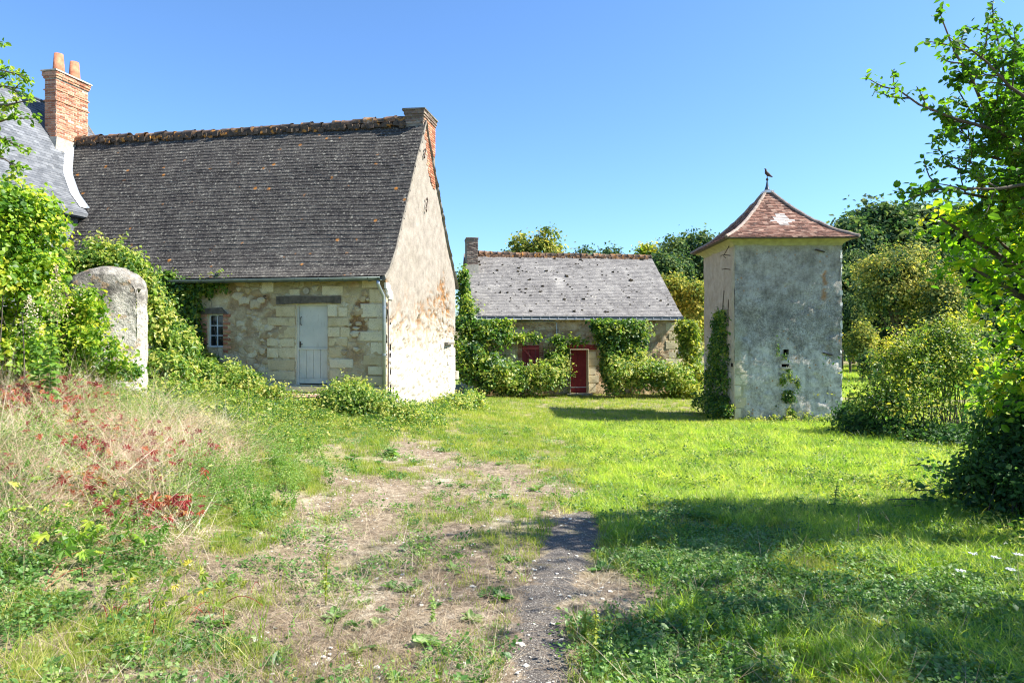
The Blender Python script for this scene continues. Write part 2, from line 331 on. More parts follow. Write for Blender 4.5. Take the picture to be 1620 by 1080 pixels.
def tower_mat():
    m = M('tower_render')
    n1 = m.noise(.8, 6, .6); n2 = m.noise(3.2, 9, .7); n3 = m.noise(26, 7, .7); n4 = m.noise(70, 3, .6); nf = m.math('ADD', m.math('MULTIPLY', m.noise(2.6, 10, .72), .65), m.math('MULTIPLY', m.noise(13, 6, .7), .35))
    z = m.xyz(2)
    c = m.ramp(nf, [(.38, (.14, .12, .095)), (.45, (.28, .25, .21)), (.52, (.46, .42, .365)), (.62, (.66, .615, .55))])
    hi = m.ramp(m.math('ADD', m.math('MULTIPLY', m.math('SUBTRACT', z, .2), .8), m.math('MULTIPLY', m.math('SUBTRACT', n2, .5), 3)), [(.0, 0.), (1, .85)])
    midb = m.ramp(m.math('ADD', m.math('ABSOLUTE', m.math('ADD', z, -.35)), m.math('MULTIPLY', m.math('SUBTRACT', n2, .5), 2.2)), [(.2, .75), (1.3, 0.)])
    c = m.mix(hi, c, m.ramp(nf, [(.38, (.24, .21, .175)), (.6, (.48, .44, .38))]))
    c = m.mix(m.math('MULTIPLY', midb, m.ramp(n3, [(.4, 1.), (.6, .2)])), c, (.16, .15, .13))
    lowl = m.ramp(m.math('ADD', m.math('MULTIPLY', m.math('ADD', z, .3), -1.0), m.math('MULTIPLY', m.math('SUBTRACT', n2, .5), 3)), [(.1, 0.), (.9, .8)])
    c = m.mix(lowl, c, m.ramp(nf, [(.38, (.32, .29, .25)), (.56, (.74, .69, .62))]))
    rt = m.math('MULTIPLY', m.ramp(m.math('ADD', m.xyz(0), m.math('MULTIPLY', m.math('SUBTRACT', n2, .5), 1.5)), [(9.0/12, 0.), (9.6/12, .7)]), 1.0)
    vst = m.ramp(m.noise(2.2, 7, .65, vec=m.sc((2.2, 2.2, .35))), [(.48, 0.), (.66, .55)]); c = m.mix(vst, c, m.ramp(nf, [(.4, (.13, .12, .10)), (.6, (.27, .25, .21))]))
    lich = m.math('MULTIPLY', m.ramp(m.voro(5.0), [(.09, 1.), (.2, 0.)]), m.ramp(m.noise(1.1, 3), [(.46, 0.), (.54, 1.)]))
    c = m.mix(m.math('MULTIPLY', lich, .75), c, (.40, .20, .06))
    c = m.mix(m.attr('corner'), c, (.46, .42, .26))
    c = m.mix(m.attr('streak'), c, (.38, .17, .05))
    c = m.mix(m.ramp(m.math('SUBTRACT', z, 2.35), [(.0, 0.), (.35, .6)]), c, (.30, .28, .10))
    c = m.mix(m.ramp(n3, [(.30, .55), (.42, 0.)]), c, (.08, .075, .06))
    c = m.mix(m.ramp(n4, [(.62, 0.), (.72, .5)]), c, (.6, .6, .56))
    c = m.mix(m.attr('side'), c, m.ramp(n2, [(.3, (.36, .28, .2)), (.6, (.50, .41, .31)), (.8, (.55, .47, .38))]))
    h = m.math('ADD', m.math('ADD', m.math('MULTIPLY', nf, 1.2), n3), m.math('MULTIPLY', n4, .4))
    return m.out(c, .93, m.bump(h, .75, .03), .15)
m_tower = tower_mat()
TWT = {'clay_tile': .40, 'grey_slate': .16, 'dark_roof_tile': .14}
def tilemat(name, st, lich=((.42, .42, .36), .55), orange=.0, scale=3.0, spec=.35, rough=.6, dark=(.02, .02, .02), moss=None):
    m = M(name); t = m.attr('tint')
    n = m.noise(scale, 7, .65); n3 = m.noise(40, 5, .6); big = m.noise(.55, 4, .6)
    tw_ = TWT.get(name, .26); vs = m.noise(2.4, 6, .7, vec=m.sc((1, 1, .3)))
    t2 = m.math('ADD', m.math('MULTIPLY', t, tw_), m.math('MULTIPLY', m.math('ADD', m.math('ADD', m.math('MULTIPLY', n, .4), m.math('MULTIPLY', vs, .35)), m.math('MULTIPLY', big, .25)), 1.24-tw_))
    t2 = m.math('ADD', m.math('MULTIPLY', m.math('SUBTRACT', t2, .6), 1.35), .58)
    c = m.ramp(t2, st)
    sp = m.math('MULTIPLY', m.ramp(m.voro(7.5), [(.1, 1.), (.24, 0.)]), m.ramp(m.noise(2.2, 4), [(.42, 0.), (.56, 1.)]))
    c = m.mix(m.math('MULTIPLY', sp, lich[1]), c, lich[0])
    fs = m.ramp(m.noise(22, 6, .7), [(.54, 0.), (.66, 1.)]); c = m.mix(m.math('MULTIPLY', fs, lich[1]), c, lich[0])
    bl_ = m.math('MULTIPLY', m.ramp(m.math('ADD', m.voro(3.1), m.math('MULTIPLY', n3, .06)), [(.12, 1.), (.17, 0.)]), m.ramp(m.noise(1.6, 3), [(.45, 0.), (.55, 1.)])); c = m.mix(m.math('MULTIPLY', bl_, lich[1]), c, lich[0])
    if orange: c = m.mix(m.math('MULTIPLY', m.math('MULTIPLY', m.ramp(m.voro(2.3), [(.08, 1.), (.15, 0.)]), m.ramp(n, [(.5, 0.), (.56, 1.)])), orange), c, (.45, .18, .03))
    if moss: c = m.mix(m.math('MULTIPLY', m.ramp(m.voro(3.4), [(.10, 1.), (.16, 0.)]), moss), c, (.035, .03, .02))
    return m.out(c, rough, m.bump(m.math('ADD', n3, n), .45, .012), spec)
m_rooft = tilemat('dark_roof_tile', [(.25, (.014, .0135, .0135)), (.5, (.042, .038, .036)), (.7, (.075, .069, .062)), (.92, (.14, .128, .112))], lich=((.36, .34, .28), .7), orange=.8, rough=.85, spec=.12)
m_barnt = tilemat('grey_slate', [(.3, (.06, .057, .055)), (.48, (.13, .123, .12)), (.68, (.20, .19, .18)), (.92, (.32, .305, .28))], lich=((.55, .51, .42), .5), moss=.9, rough=.85, spec=.12)
m_slate = tilemat('blue_slate', [(.25, (.06, .066, .075)), (.5, (.10, .108, .12)), (.7, (.145, .153, .165)), (.92, (.21, .22, .235))], lich=((.3, .3, .28), .25), rough=.6, spec=.2)
m_clay = tilemat('clay_tile', [(.25, (.06, .035, .03)), (.48, (.15, .075, .055)), (.68, (.24, .125, .09)), (.9, (.36, .24, .18))], lich=((.36, .31, .25), .45), rough=.85, spec=.12)
def ridgemat():
    m = M('ridge_tile'); n = m.noise(9, 7, .65); r = m.rnd()
    c = m.ramp(m.math('ADD', m.math('MULTIPLY', n, .7), m.math('MULTIPLY', r, .35)), [(.25, (.03, .028, .026)), (.5, (.10, .075, .055)), (.66, (.24, .13, .07)), (.8, (.36, .32, .26))])
    c = m.mix(m.ramp(m.noise(5, 3), [(.58, 0.), (.64, .8)]), c, (.50, .22, .04))
    return m.out(c, .85, m.bump(n, .6, .02), .2)
m_ridge = ridgemat()
def brickmat(name, a, b, c_):
    m = M(name); n = m.noise(14, 6, .65); r = m.rnd()
    t = m.math('ADD', m.math('MULTIPLY', r, .75), m.math('MULTIPLY', n, .45))
    c = m.ramp(t, [(.15, a), (.55, b), (.95, c_)]); c = m.mix(m.ramp(m.noise(35, 4), [(.6, 0.), (.7, .5)]), c, (.5, .45, .38))
    return m.out(c, .88, m.bump(m.noise(60, 5), .5, .008), .2)
m_brick = brickmat('orange_brick', (.20, .07, .04), (.38, .15, .08), (.52, .28, .17))
m_brickd = brickmat('weathered_brick', (.09, .06, .05), (.19, .13, .10), (.33, .26, .20))
m_mortar = plain('mortar', (.42, .38, .31), .95, .25, 12, .1)
m_mortard = plain('sooty_mortar', (.20, .18, .15), .95, .3, 12, .1)
def stonemat(name, st, soft=.6):
    m = M(name); n = m.noise(5, 7, .6); r = m.rnd(); n3 = m.noise(45, 6, .65)
    c = m.ramp(m.math('ADD', m.math('MULTIPLY', n, .6), m.math('MULTIPLY', r, .45)), st)
    c = m.mix(m.ramp(n3, [(.34, .45), (.5, 0.)]), c, (.16, .13, .08))
    z = m.xyz(2); c = m.mix(m.ramp(m.math('MULTIPLY', m.math('ADD', z, .2), -1.0), [(.0, 0.), (1.0, .3)]), c, (.46, .44, .36))
    return m.out(c, .92, m.bump(m.math('ADD', n, m.math('MULTIPLY', n3, .6)), .6, .02), .15)
m_stone = stonemat('pale_limestone', [(.2, (.50, .38, .20)), (.5, (.66, .55, .33)), (.7, (.76, .67, .46)), (.9, (.56, .49, .40))])
m_rub = stonemat('field_stone', [(.2, (.34, .22, .12)), (.45, (.54, .42, .25)), (.7, (.64, .56, .39)), (.9, (.46, .40, .32))])
m_wht = plain('white_mortar', (.72, .68, .60), .95, .15, 18, .1, bump=.7)
m_zinc = plain('zinc', (.42, .45, .49), .38, .15, 6, .5, .75, .05)
m_lead = plain('white_zinc_flashing', (.66, .68, .70), .5, .08, 5, .5, 0.0, .1)
m_gut = plain('green_grey_gutter', (.10, .13, .12), .35, .2, 5, .5, .4, .05)
m_gutd = plain('dark_gutter', (.07, .085, .10), .4, .15, 5, .5, .4, .05)
m_iron = plain('rusty_iron', (.08, .055, .045), .8, .4, 30, .3, .3)
m_wood = plain('old_grey_beam', (.13, .11, .085), .9, .35, 12, .2, bump=.8)
m_black = plain('dark_interior', (.012, .012, .012), .95, .1, 3, .05)  # near-black colour painted in for unlit space
m_pot = plain('clay_pot', (.40, .16, .09), .85, .35, 9, .2)
def doormat(name, a, b, worn, wf=.5):
    m = M(name); n = m.noise(7, 8, .7, vec=m.sc((3, 3, .6))); n2 = m.noise(2.2, 5)
    c = m.ramp(n2, [(.3, a), (.7, b)]); c = m.mix(m.ramp(n, [(.56, 0.), (.7, wf)]), c, worn)
    return m.out(c, .7, m.bump(n, .35, .006), .3)
m_door = doormat('peeling_grey_paint', (.50, .50, .44), (.66, .64, .56), (.34, .29, .22))
m_reddoor = doormat('red_paint', (.20, .02, .022), (.30, .035, .035), (.36, .12, .09), .4)
m_frame = plain('window_paint', (.62, .66, .68), .6, .12, 12)
def glass():
    m = M('window_glass'); return m.out((.015, .018, .02), .12, m.bump(m.noise(3, 2), .1, .02), .6)
m_glass = glass()

# ------------------------------------------------------------------ building pieces
def grid_wall(name, us, zs, fn, mat, parent, openings=(), attrf=None, ztop=None, skirt=True):
    """fn(u, z, relief) -> xyz ; relief from attrf"""
    for o in openings:
        us = np.concatenate([us, [o[0], o[1]]]); zs = np.concatenate([zs, [o[2], o[3]]])
    us = np.unique(np.round(us, 4)); zs = np.unique(np.round(zs, 4))
    U, Z = np.meshgrid(us, zs)
    if ztop is not None:
        f = (Z-zs[0])/(zs[-1]-zs[0]); Z = zs[0]+f*(ztop(U)-zs[0])
    rel, at_ = attrf(U, Z)
    V = fn(U, Z, rel).reshape(-1, 3); nx, ny = len(us), len(zs)
    F = []
    ii = (np.arange(ny-1)[:, None]*nx+np.arange(nx-1)[None]); keep = np.ones(ii.shape, bool)
    if ztop is None:
        uc = (us[:-1]+us[1:])/2; zc = (zs[:-1]+zs[1:])/2
        for o in openings:
            keep &= ~((uc[None] > o[0]) & (uc[None] < o[1]) & (zc[:, None] > o[2]) & (zc[:, None] < o[3]))
    i = ii[keep]
    F = np.stack([i, i+1, i+nx+1, i+nx], 1)
    return ob(name, mesh_np(name, V, [F], attrs={k: v.ravel() for k, v in at_.items()}, smooth=True), mat, parent)

def course_tiles(prof, xr, gauge, tw, th, jit=.006, tintf=None, missing=0.0, top_w=None):
    """tiles on a roof slope. prof: polyline (y,z) from eave to ridge; xr(s)->(x0,x1) at arc length s"""
    prof = np.asarray(prof, float); seg = np.linalg.norm(np.diff(prof, axis=0), axis=1); S = np.r_[0, np.cumsum(seg)]
    V = []; T = []
    ncourse = int(S[-1]/gauge)
    for k in range(ncourse):
        s0 = k*gauge; s1 = min(s0+gauge*1.35, S[-1])
        p0 = np.array([np.interp(s0, S, prof[:, 0]), np.interp(s0, S, prof[:, 1])])
        p1 = np.array([np.interp(s1, S, prof[:, 0]), np.interp(s1, S, prof[:, 1])])
        t = (p1-p0)/np.linalg.norm(p1-p0); nrm = np.array([-t[1], t[0]])
        x0, x1 = xr(s0); x0b, x1b = xr(s1)
        if x1-x0 < .03: continue
        e = np.arange(x0-(k % 2)*tw*.5-rng.random()*.02, x1+tw, tw); a = e[:-1]+.0008; b = e[1:]-.0008
        n = len(a); a = a+rng.normal(0, .001, n); b = b+rng.normal(0, .001, n)
        a2 = np.clip(a, x0b, x1b); b2 = np.clip(b, x0b, x1b); a = np.clip(a, x0, x1); b = np.clip(b, x0, x1)
        ok = (b-a > .01) & (rng.random(n) > missing); a, b, a2, b2 = a[ok], b[ok], a2[ok], b2[ok]; n = len(a)
        wv = (fbm((a+b)/2*1.3, np.full(n, s0*3.1), k*.37, 2)-.5)*.03; lift = th*1.25+np.abs(rng.normal(0, jit*.5, n)); ds = rng.normal(0, jit*.5, n)+wv*.5; tilt = rng.normal(0, jit*.22, n)
        def P(x, p, h, sh): return np.stack([x, p[0]+nrm[0]*h+t[0]*sh, p[1]+nrm[1]*h+t[1]*sh], -1)
        v = np.stack([P(a, p0, lift+tilt, ds), P(b, p0, lift-tilt, ds), P(b2, p1, np.full(n, th*.2), 0*ds), P(a2, p1, np.full(n, th*.2), 0*ds),
                      P(a, p0, lift-th, ds), P(b, p0, lift-th, ds)], 1)
        V.append(v.reshape(-1, 3)); tt = rng.random(n)
        if tintf is not None: tt = tintf((a+b)/2, s0, tt)
        T.append(np.repeat(tt, 6))
    V = np.concatenate(V); T = np.concatenate(T); n = len(V)//6; o = np.arange(n)[:, None]*6
    F = np.concatenate([o+[0, 1, 2, 3], o+[4, 5, 1, 0]]); F3 = np.concatenate([o+[4, 0, 3], o+[1, 5, 2]])
    return V, [F, F3], T

def roof_shell(prof2, x0, x1, th=.05):
    """closed prism under a roof: prof2 full profile (y,z) over the ridge"""
    p = np.asarray(prof2, float); n = len(p); m = MB(); V = []
    for x in (x0, x1):
        for q in p: V.append((x, q[0], q[1]))
        for q in p: V.append((x, q[0], q[1]-th-.02))
    k = 2*n; F = []
    for i in range(n-1):
        F += [(i, i+1, k+i+1, k+i), (n+i, k+n+i, k+n+i+1, n+i+1), (i, n+i, n+i+1, i+1), (k+i, k+i+1, k+n+i+1, k+n+i)]
    F += [(0, k, k+n, n), (n-1, 2*n-1, k+2*n-1, k+n-1)]
    m.add(V, F); return m

STONES = []
for _ in range(6):
    b = MB(); j = lambda s=.02: rng.normal(0, s, 3)
    fr = [np.array((sx*.47, -.5, sz*.455))+j(.015)*[1, 1, 1] for sx, sz in ((-1, -1), (1, -1), (1, 1), (-1, 1))]
    mi = [np.array((sx*.5, -.2, sz*.5))+j(.01)*[1, .3, 1] for sx, sz in ((-1, -1), (1, -1), (1, 1), (-1, 1))]
    bk = [np.array((sx*.5, .5, sz*.5)) for sx, sz in ((-1, -1), (1, -1), (1, 1), (-1, 1))]
    c = [np.array((0.04, -.56, -.03))+j(.03)]
    V = fr+mi+bk+c
    F4 = [(4+i, 4+(i+1) % 4, (i+1) % 4, i) for i in range(4)]+[(8+i, 8+(i+1) % 4, 4+(i+1) % 4, 4+i) for i in range(4)]
    F3 = [(i, (i+1) % 4, 12) for i in range(4)]
    b.add(V, F4, F3); STONES.append(b.mesh('stone_mesh', False))
ROUNDS = []
for _ in range(6):
    b = MB(); n = 8; an = np.arange(n)*2*math.pi/n+rng.normal(0, .2, n); r = .5*(1+rng.normal(0, .2, n))
    a = [(math.cos(t)*q*.8, -.5+abs(rng.normal(0, .05)), math.sin(t)*q*.8) for t, q in zip(an, r)]
    m_ = [(math.cos(t)*q, -.15, math.sin(t)*q) for t, q in zip(an, r)]; bk = [(math.cos(t)*q, .5, math.sin(t)*q) for t, q in zip(an, r)]
    F4 = [(n+i, n+(i+1) % n, (i+1) % n, i) for i in range(n)]+[(2*n+i, 2*n+(i+1) % n, n+(i+1) % n, n+i) for i in range(n)]
    F3 = [(i, (i+1) % n, 3*n) for i in range(n)]
    b.add(a+m_+bk+[(0, -.6, 0)], F4, F3); ROUNDS.append(b.mesh('round_stone_mesh', False))
def share(meshes, mat):
    out = []
    for m_ in meshes:
        c = m_.copy(); c.materials.append(mat); out.append(c)
    return out
def stone(parent, x0, x1, z0, z1, y, proud, meshes, depth=.1, name='stone', face='front', off=0):
    me = meshes[int(rng.integers(len(meshes)))]
    if face == 'front':
        return ob(name, me, None, parent, ((x0+x1)/2, y-proud+depth/2, (z0+z1)/2), (0, rng.normal(0, .006), 0), (x1-x0, depth, z1-z0))
    # face +x: x0,x1 run along local y
    return ob(name, me, None, parent, (y+proud-depth/2, (x0+x1)/2, (z0+z1)/2), (0, 0, math.pi/2), (x1-x0, depth, z1-z0))
S_pale, S_rub, S_wht = share(STONES, m_stone), share(ROUNDS, m_rub), share(STONES, m_wht)

BRK = {}
def bricks(parent, origin, du, nu, nz, mat, size=(.22, .065), y_rot=0, proud=.008, key='b', jit=.004, skipf=None, cap=300):
    """running bond of individual bricks on a vertical face: origin corner, du unit dir along the face"""
    if mat.name not in BRK: BRK[mat.name] = share(STONES[:4], mat)
    ms = BRK[mat.name]; bw, bh = size; ang = math.atan2(du[1], du[0]); nrm = (du[1], -du[0])
    L = nu; cnt = 0; k = 0; z = 0
    while z+bh <= nz+1e-6:
        off = 0 if k % 2 == 0 else -bw/2; u = off
        while u < L-.02:
            a, b = max(u, 0), min(u+bw, L)
            if b-a > .03 and not (skipf and skipf((a+b)/2, z)):
                c = ((a+b)/2); d = .06
                x = origin[0]+du[0]*c+nrm[0]*(proud-d/2+rng.normal(0, jit)); y = origin[1]+du[1]*c+nrm[1]*(proud-d/2+rng.normal(0, jit))
                ob('brick', ms[int(rng.integers(4))], None, parent, (x, y, origin[2]+z+bh/2), (0, rng.normal(0, .01), ang), (b-a-.012, d, bh-.012)); cnt += 1
            u += bw
        z += bh; k += 1
    return cnt

def ridge_tiles(parent, p0, p1, n, r=.13, mat=m_ridge, sag=.03, meshn=[]):
    if not meshn:
        for _ in range(3):
            b = MB(); k = 7; an = np.linspace(-.25, math.pi+.25, k); V = []
            for x, rr in ((-.5, 1.0), (.38, .93), (.38, 1.07), (.5, 1.08)):
                for t in an: V.append((x, math.cos(t)*rr*(1+rng.normal(0, .03)), math.sin(t)*rr*(1+rng.normal(0, .03))))
            F = [(s*k+i, s*k+i+1, (s+1)*k+i+1, (s+1)*k+i) for s in range(3) for i in range(k-1)]
            b.add(V, F); c0 = len(V)
            m_ = b.mesh('ridge_tile_mesh', True); meshn.append(m_)
    ms = share(meshn, mat)
    p0, p1 = np.array(p0, float), np.array(p1, float); L = np.linalg.norm(p1-p0); d = (p1-p0)/L
    ang = math.atan2(d[1], d[0]); pit = -math.asin(d[2])
    for i in range(n):
        t = (i+.5)/n; p = p0+(p1-p0)*t
        ob('ridge_tile', ms[i % 3], None, parent, (p[0]+rng.normal(0, .006), p[1]+rng.normal(0, .012), p[2]-sag*4*t*(1-t)+rng.normal(0, .014)-r*.35),
           (rng.normal(0, .05), pit+rng.normal(0, .03), ang+rng.normal(0, .03)), (L/n*1.06, r*(1+rng.normal(0, .06)), r*(1+rng.normal(0, .08))))

# ================================================================== FARMHOUSE (local: x right along the front, y depth, z from eye level)
HA = -math.atan2(.179, .984)
HO = np.array([-3.02, 16.5, 0.])
hs = thing('farmhouse', 'long low stone farmhouse with steep dark tiled roof, white door and sunlit plastered gable', 'farmhouse', HO, HA)
def hl(px, py, y=0.0):
    """local x, z on the house front plane (offset y) seen at a photo pixel"""
    k = (px-810)/1080; c, s = .984, .179           # X = HOx + c*x + s*y ; Y = HOy - s*x + c*y
    x = (k*(HO[1]+c*y)-HO[0]-s*y)/(c+k*s); Y = HO[1]-s*x+c*y
    return x, (525-py)/1080*Y
def hg(px, py):
    """local y, z on the gable plane x=0"""
    k = (px-810)/1080; y = (k*HO[1]-HO[0])/(.179-k*.984); Y = HO[1]+.984*y
    return y, (525-py)/1080*Y
HP = [(-.30, 1.30), (0, 1.50), (.42, 2.0), (1.0, 2.93), (1.52, 3.75), (2.04, 4.60), (3.0, 6.0)]
HB = [(3.0, 6.0), (4.12, 4.4), (5.3, 2.85), (6.3, 1.72), (6.5, 1.5)]
HLEN = 12.2
def front_rel(U, Z):
    n = fbm(U*2.2, Z*2.6, 4, 4); er = ss(.56, .68, n)*.6
    def spot(px, py, rx, rz, a=1):
        x, z = hl(px, py); return a*ss(1.0, .55, np.sqrt(((U-x)/rx)**2+((Z-z)/rz)**2)+(fbm(U*6, Z*6, 2, 3)-.5)*1.2)
    for s in ((565, 515, .34, .30), (570, 483, .25, .30), (410, 478, .5, .28, .8), (560, 560, .4, .35, .5), (430, 510, .3, .35, .6), (345, 560, .3, .4, .2)): er = np.maximum(er, spot(*s))
    rel = -.045*er+(fbm(U*3, Z*3, 8, 4)-.5)*.05+(fbm(U*14, Z*14, 6, 3)-.5)*.018
    return rel, dict(erode=er)
dx0, dz1 = hl(468, 481); dx1, dz0 = hl(518, 609)
wx0, wz1 = hl(328, 497); wx1, wz0 = hl(353, 549)
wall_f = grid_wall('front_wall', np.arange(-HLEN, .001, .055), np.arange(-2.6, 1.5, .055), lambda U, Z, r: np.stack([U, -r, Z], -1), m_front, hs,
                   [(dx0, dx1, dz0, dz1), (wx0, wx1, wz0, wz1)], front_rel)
def gtop(u): return np.interp(u, [p[0] for p in HP[1:]]+[p[0] for p in HB[1:-1]], [p[1]-.03 for p in HP[1:]]+[p[1]-.03 for p in HB[1:-1]])
def gable_rel(U, Z):
    n = fbm(U*1.6, Z*1.8, 21, 4); f = fbm(U*7.5, Z*8.5, 22, 4); f2 = fbm(U*19, Z*19, 23, 3)
    zone = ss(.9, -.1, Z+(n-.5)*2.4-.9*ss(2.5, 3.8, U)*ss(6.0, 4.8, U))*ss(-2.2, -1.2, Z+.5)*1.0
    er = ss(.475, .54, f*.62+f2*.38)*np.clip(zone*1.2, 0, 1)
    yy, zz = hg(664, 512); hole = ss(1, .6, np.sqrt(((U-yy)/.16)**2+((Z-zz)/.30)**2))
    er = np.maximum(er, hole)
    crk = ss(.008, .0, np.abs(f-.5)*.12)*.25*ss(1.5, .4, Z)
    edge = ss(.12, .02, U)*ss(.45, .6, fbm(U*4, Z*5, 3, 3))
    er = np.clip(np.maximum(er, edge*.8), 0, 1)
    rel = -.05*er-.07*hole-.012*crk+(n-.5)*.05+(f2-.5)*.012
    return rel, dict(erode=np.clip(er+crk*.5, 0, 1))
grid_wall('gable_wall', np.arange(0, 6.301, .045), np.arange(-2.7, 6.0, .05), lambda U, Z, r: np.stack([r, U, Z], -1), m_gable, hs, (), gable_rel, ztop=gtop)
MB().box((-HLEN, 6.25, -2.7), (-.05, 6.3, 1.6)).obj('rear_wall', m_gable, hs)
MB().box((-HLEN, .32, -2.7), (-.03, .36, 1.6)).obj('light_block', m_black, hs)  # unseen black sheet added behind the front to block light
# roof
full = HP+HB[1:]
roof = roof_shell([(y, z) for y, z in full], -HLEN, .035).obj('roof', m_rooft, hs)
arc = np.r_[0, np.cumsum(np.linalg.norm(np.diff(np.array(HP), axis=0), axis=1))]
def htint(x, s, t):
    t = t*.75+.12*(fbm(x*.8, s*1.6, 4, 3)-.5)*2
    px = ((x > -5.55) & (x < -4.75) & (s > .26) & (s < .42)) | ((x > -6.2) & (x < -5.9) & (s > .26) & (s < .55))
    return np.where(px, 1.25, t)
V, F, T = course_tiles(HP, lambda s: (-HLEN, .05), .128, .17, .014, .004, htint)
V[:, 2] += .03+(fbm(V[:, 0]*.35, V[:, 1]*.5, 61, 2)-.5)*.11*ss(0, .5, V[:, 1])*ss(-.1, -.8, V[:, 0])
tag(ob('roof_tile', mesh_np('roof_tile', V, F, T), m_rooft, roof), kind='stuff')
V, F, T = course_tiles([(-(y-3.0)+3.0-0, z) for y, z in HB[::-1]][::1], lambda s: (-HLEN, .05), .2, .165, .015, .005)
V[:, 1] = 6.0-V[:, 1]*1.0 if True else V[:, 1]
# rear slope is out of sight: shell only
ridge_tiles(roof, (-11.45, 3.0, 6.06), (-.52, 3.0, 6.10), 34, .15, sag=.06)
# moss and mortar lumps under the ridge tiles
b = MB()
for i in range(260):
    x = -11.4+10.9*rng.random(); s = .03+.035*rng.random(); y = 2.86+rng.normal(0, .02); z = 5.90+rng.normal(0, .03)-.24*((x+6)/5.5)**2*0
    b.box((x-s*1.3, y-s, z-s), (x+s*1.3, y+s, z+s), rng.random(), s*.25)
tag(b.obj('ridge_mortar', m_ridge, roof), kind='stuff')
# verge mortar line on the gable edge
b = MB()
for y0, z0, y1, z1 in [(HP[i][0], HP[i][1], HP[i+1][0], HP[i+1][1]) for i in range(len(HP)-1)]+[(HB[i][0], HB[i][1], HB[i+1][0], HB[i+1][1]) for i in range(len(HB)-1)]:
    k = max(2, int(math.hypot(y1-y0, z1-z0)/.12))
    for i in range(k):
        t0, t1 = i/k, (i+1)/k; j = rng.normal(0, .012)
        b.add([(.0, y0+(y1-y0)*t0, z0+(z1-z0)*t0-.10+j), (.075+j, y0+(y1-y0)*t0, z0+(z1-z0)*t0-.05), (.06, y0+(y1-y0)*t0, z0+(z1-z0)*t0+.035), (.0, y0+(y1-y0)*t0, z0+(z1-z0)*t0+.03),
               (.0, y0+(y1-y0)*t1, z0+(z1-z0)*t1-.10+j), (.075+j, y0+(y1-y0)*t1, z0+(z1-z0)*t1-.05), (.06, y0+(y1-y0)*t1, z0+(z1-z0)*t1+.035), (.0, y0+(y1-y0)*t1, z0+(z1-z0)*t1+.03)],
              [(0, 4, 5, 1), (1, 5, 6, 2), (2, 6, 7, 3), (0, 1, 2, 3), (4, 7, 6, 5)])
b.obj('verge', m_mortard, roof)
# ragged white mortar where the verge meets the gutter
for i in range(4, 9):
    y, z = hg(606+i*1.3, 428+i*5.2+rng.normal(0, 2)); stone(hs, y-.1, y+.1+.1*rng.random(), z-.07, z+.07, 0, .03+.02*rng.random(), S_wht, .05, face='side')
# gable chimney
def chimney(parent, x0, x1, y0, y1, z0, z1, mat, mort, capz=.18, n_over=.05, lim=None, faces='lfr', bs=(.22, .065), zf=None, basemat=None, base=0):
    c = MB().box((x0, y0, z0), (x1, y1, z1-.02)).obj('chimney', mort, parent)
    if 'f' in faces: bricks(c, (x0, y0, z0 if zf is None else zf), (1, 0), x1-x0, z1-(z0 if zf is None else zf)-capz, mat, bs)
    if 'r' in faces: bricks(c, (x1, y0, lim if lim is not None else z0), (0, 1), y1-y0, z1-(lim if lim is not None else z0)-capz, mat, bs)
    # corbelled head: two projecting courses
    for k, (o, h0, h1) in enumerate(((n_over*.6, capz, capz-.065), (n_over, capz-.066, .0))):
        hh = MB().box((x0-o+.02, y0-o+.02, z1-h0), (x1+o-.02, y1+o-.02, z1-h1)).obj('chimney_head', mort, c) if k == 0 else None
        zz = z1-h0; hgt = (h0-h1); nrow = max(1, int(round(hgt/bs[1])))
        bricks(c, (x0-o, y0-o, zz), (1, 0), x1-x0+2*o, nrow*bs[1]+.002, mat, bs, proud=0)
        bricks(c, (x1+o, y0-o, zz), (0, 1), y1-y0+2*o, nrow*bs[1]+.002, mat, bs, proud=0)
        MB().box((x0-o+.01, y0-o+.01, zz), (x1+o-.01, y1+o-.01, zz+hgt-.012)).obj('chimney_core', mort, c)
    return c
cy0, _ = hg(669.5, 200); cy1, ctz = hg(688.5, 185)
_, ctz = hg(668, 172)
ch = chimney(hs, -.52, -.004, cy0, cy1, 4.5, ctz, m_brickd, m_mortard, lim=5.55, zf=5.9)
cap = MB().box((-.60, cy0-.07, ctz), (.075, cy1+.07, ctz+.045), jit=.006).obj('chimney_cap', m_mortard, ch)
# brick flue showing through the plaster of the gable
for row in range(27):
    z = 4.25+row*.068; yb = 3.0+.42*(z-4.25)/1.9*0+rng.random()*.1
    if z > ctz-.25: break
    lo = max(np.interp(z, [4.2, 4.6, 5.6], [cy1-.25, cy1-.7, cy0+.1]), cy0)+rng.normal(0, .06); y = lo
    hi = min(cy1-.01, 4.12-(z-4.4)/1.43-.02 if z < 6.0 else 9) if z < 5.2 else cy1-.01
    while y < hi-.05:
        y2 = min(y+.22, hi); stone(ch, y, y2-.012, z, z+.056, 0, .018, BRK.setdefault(m_brick.name, share(STONES[:4], m_brick)), .05, 'brick', 'side'); y = y2
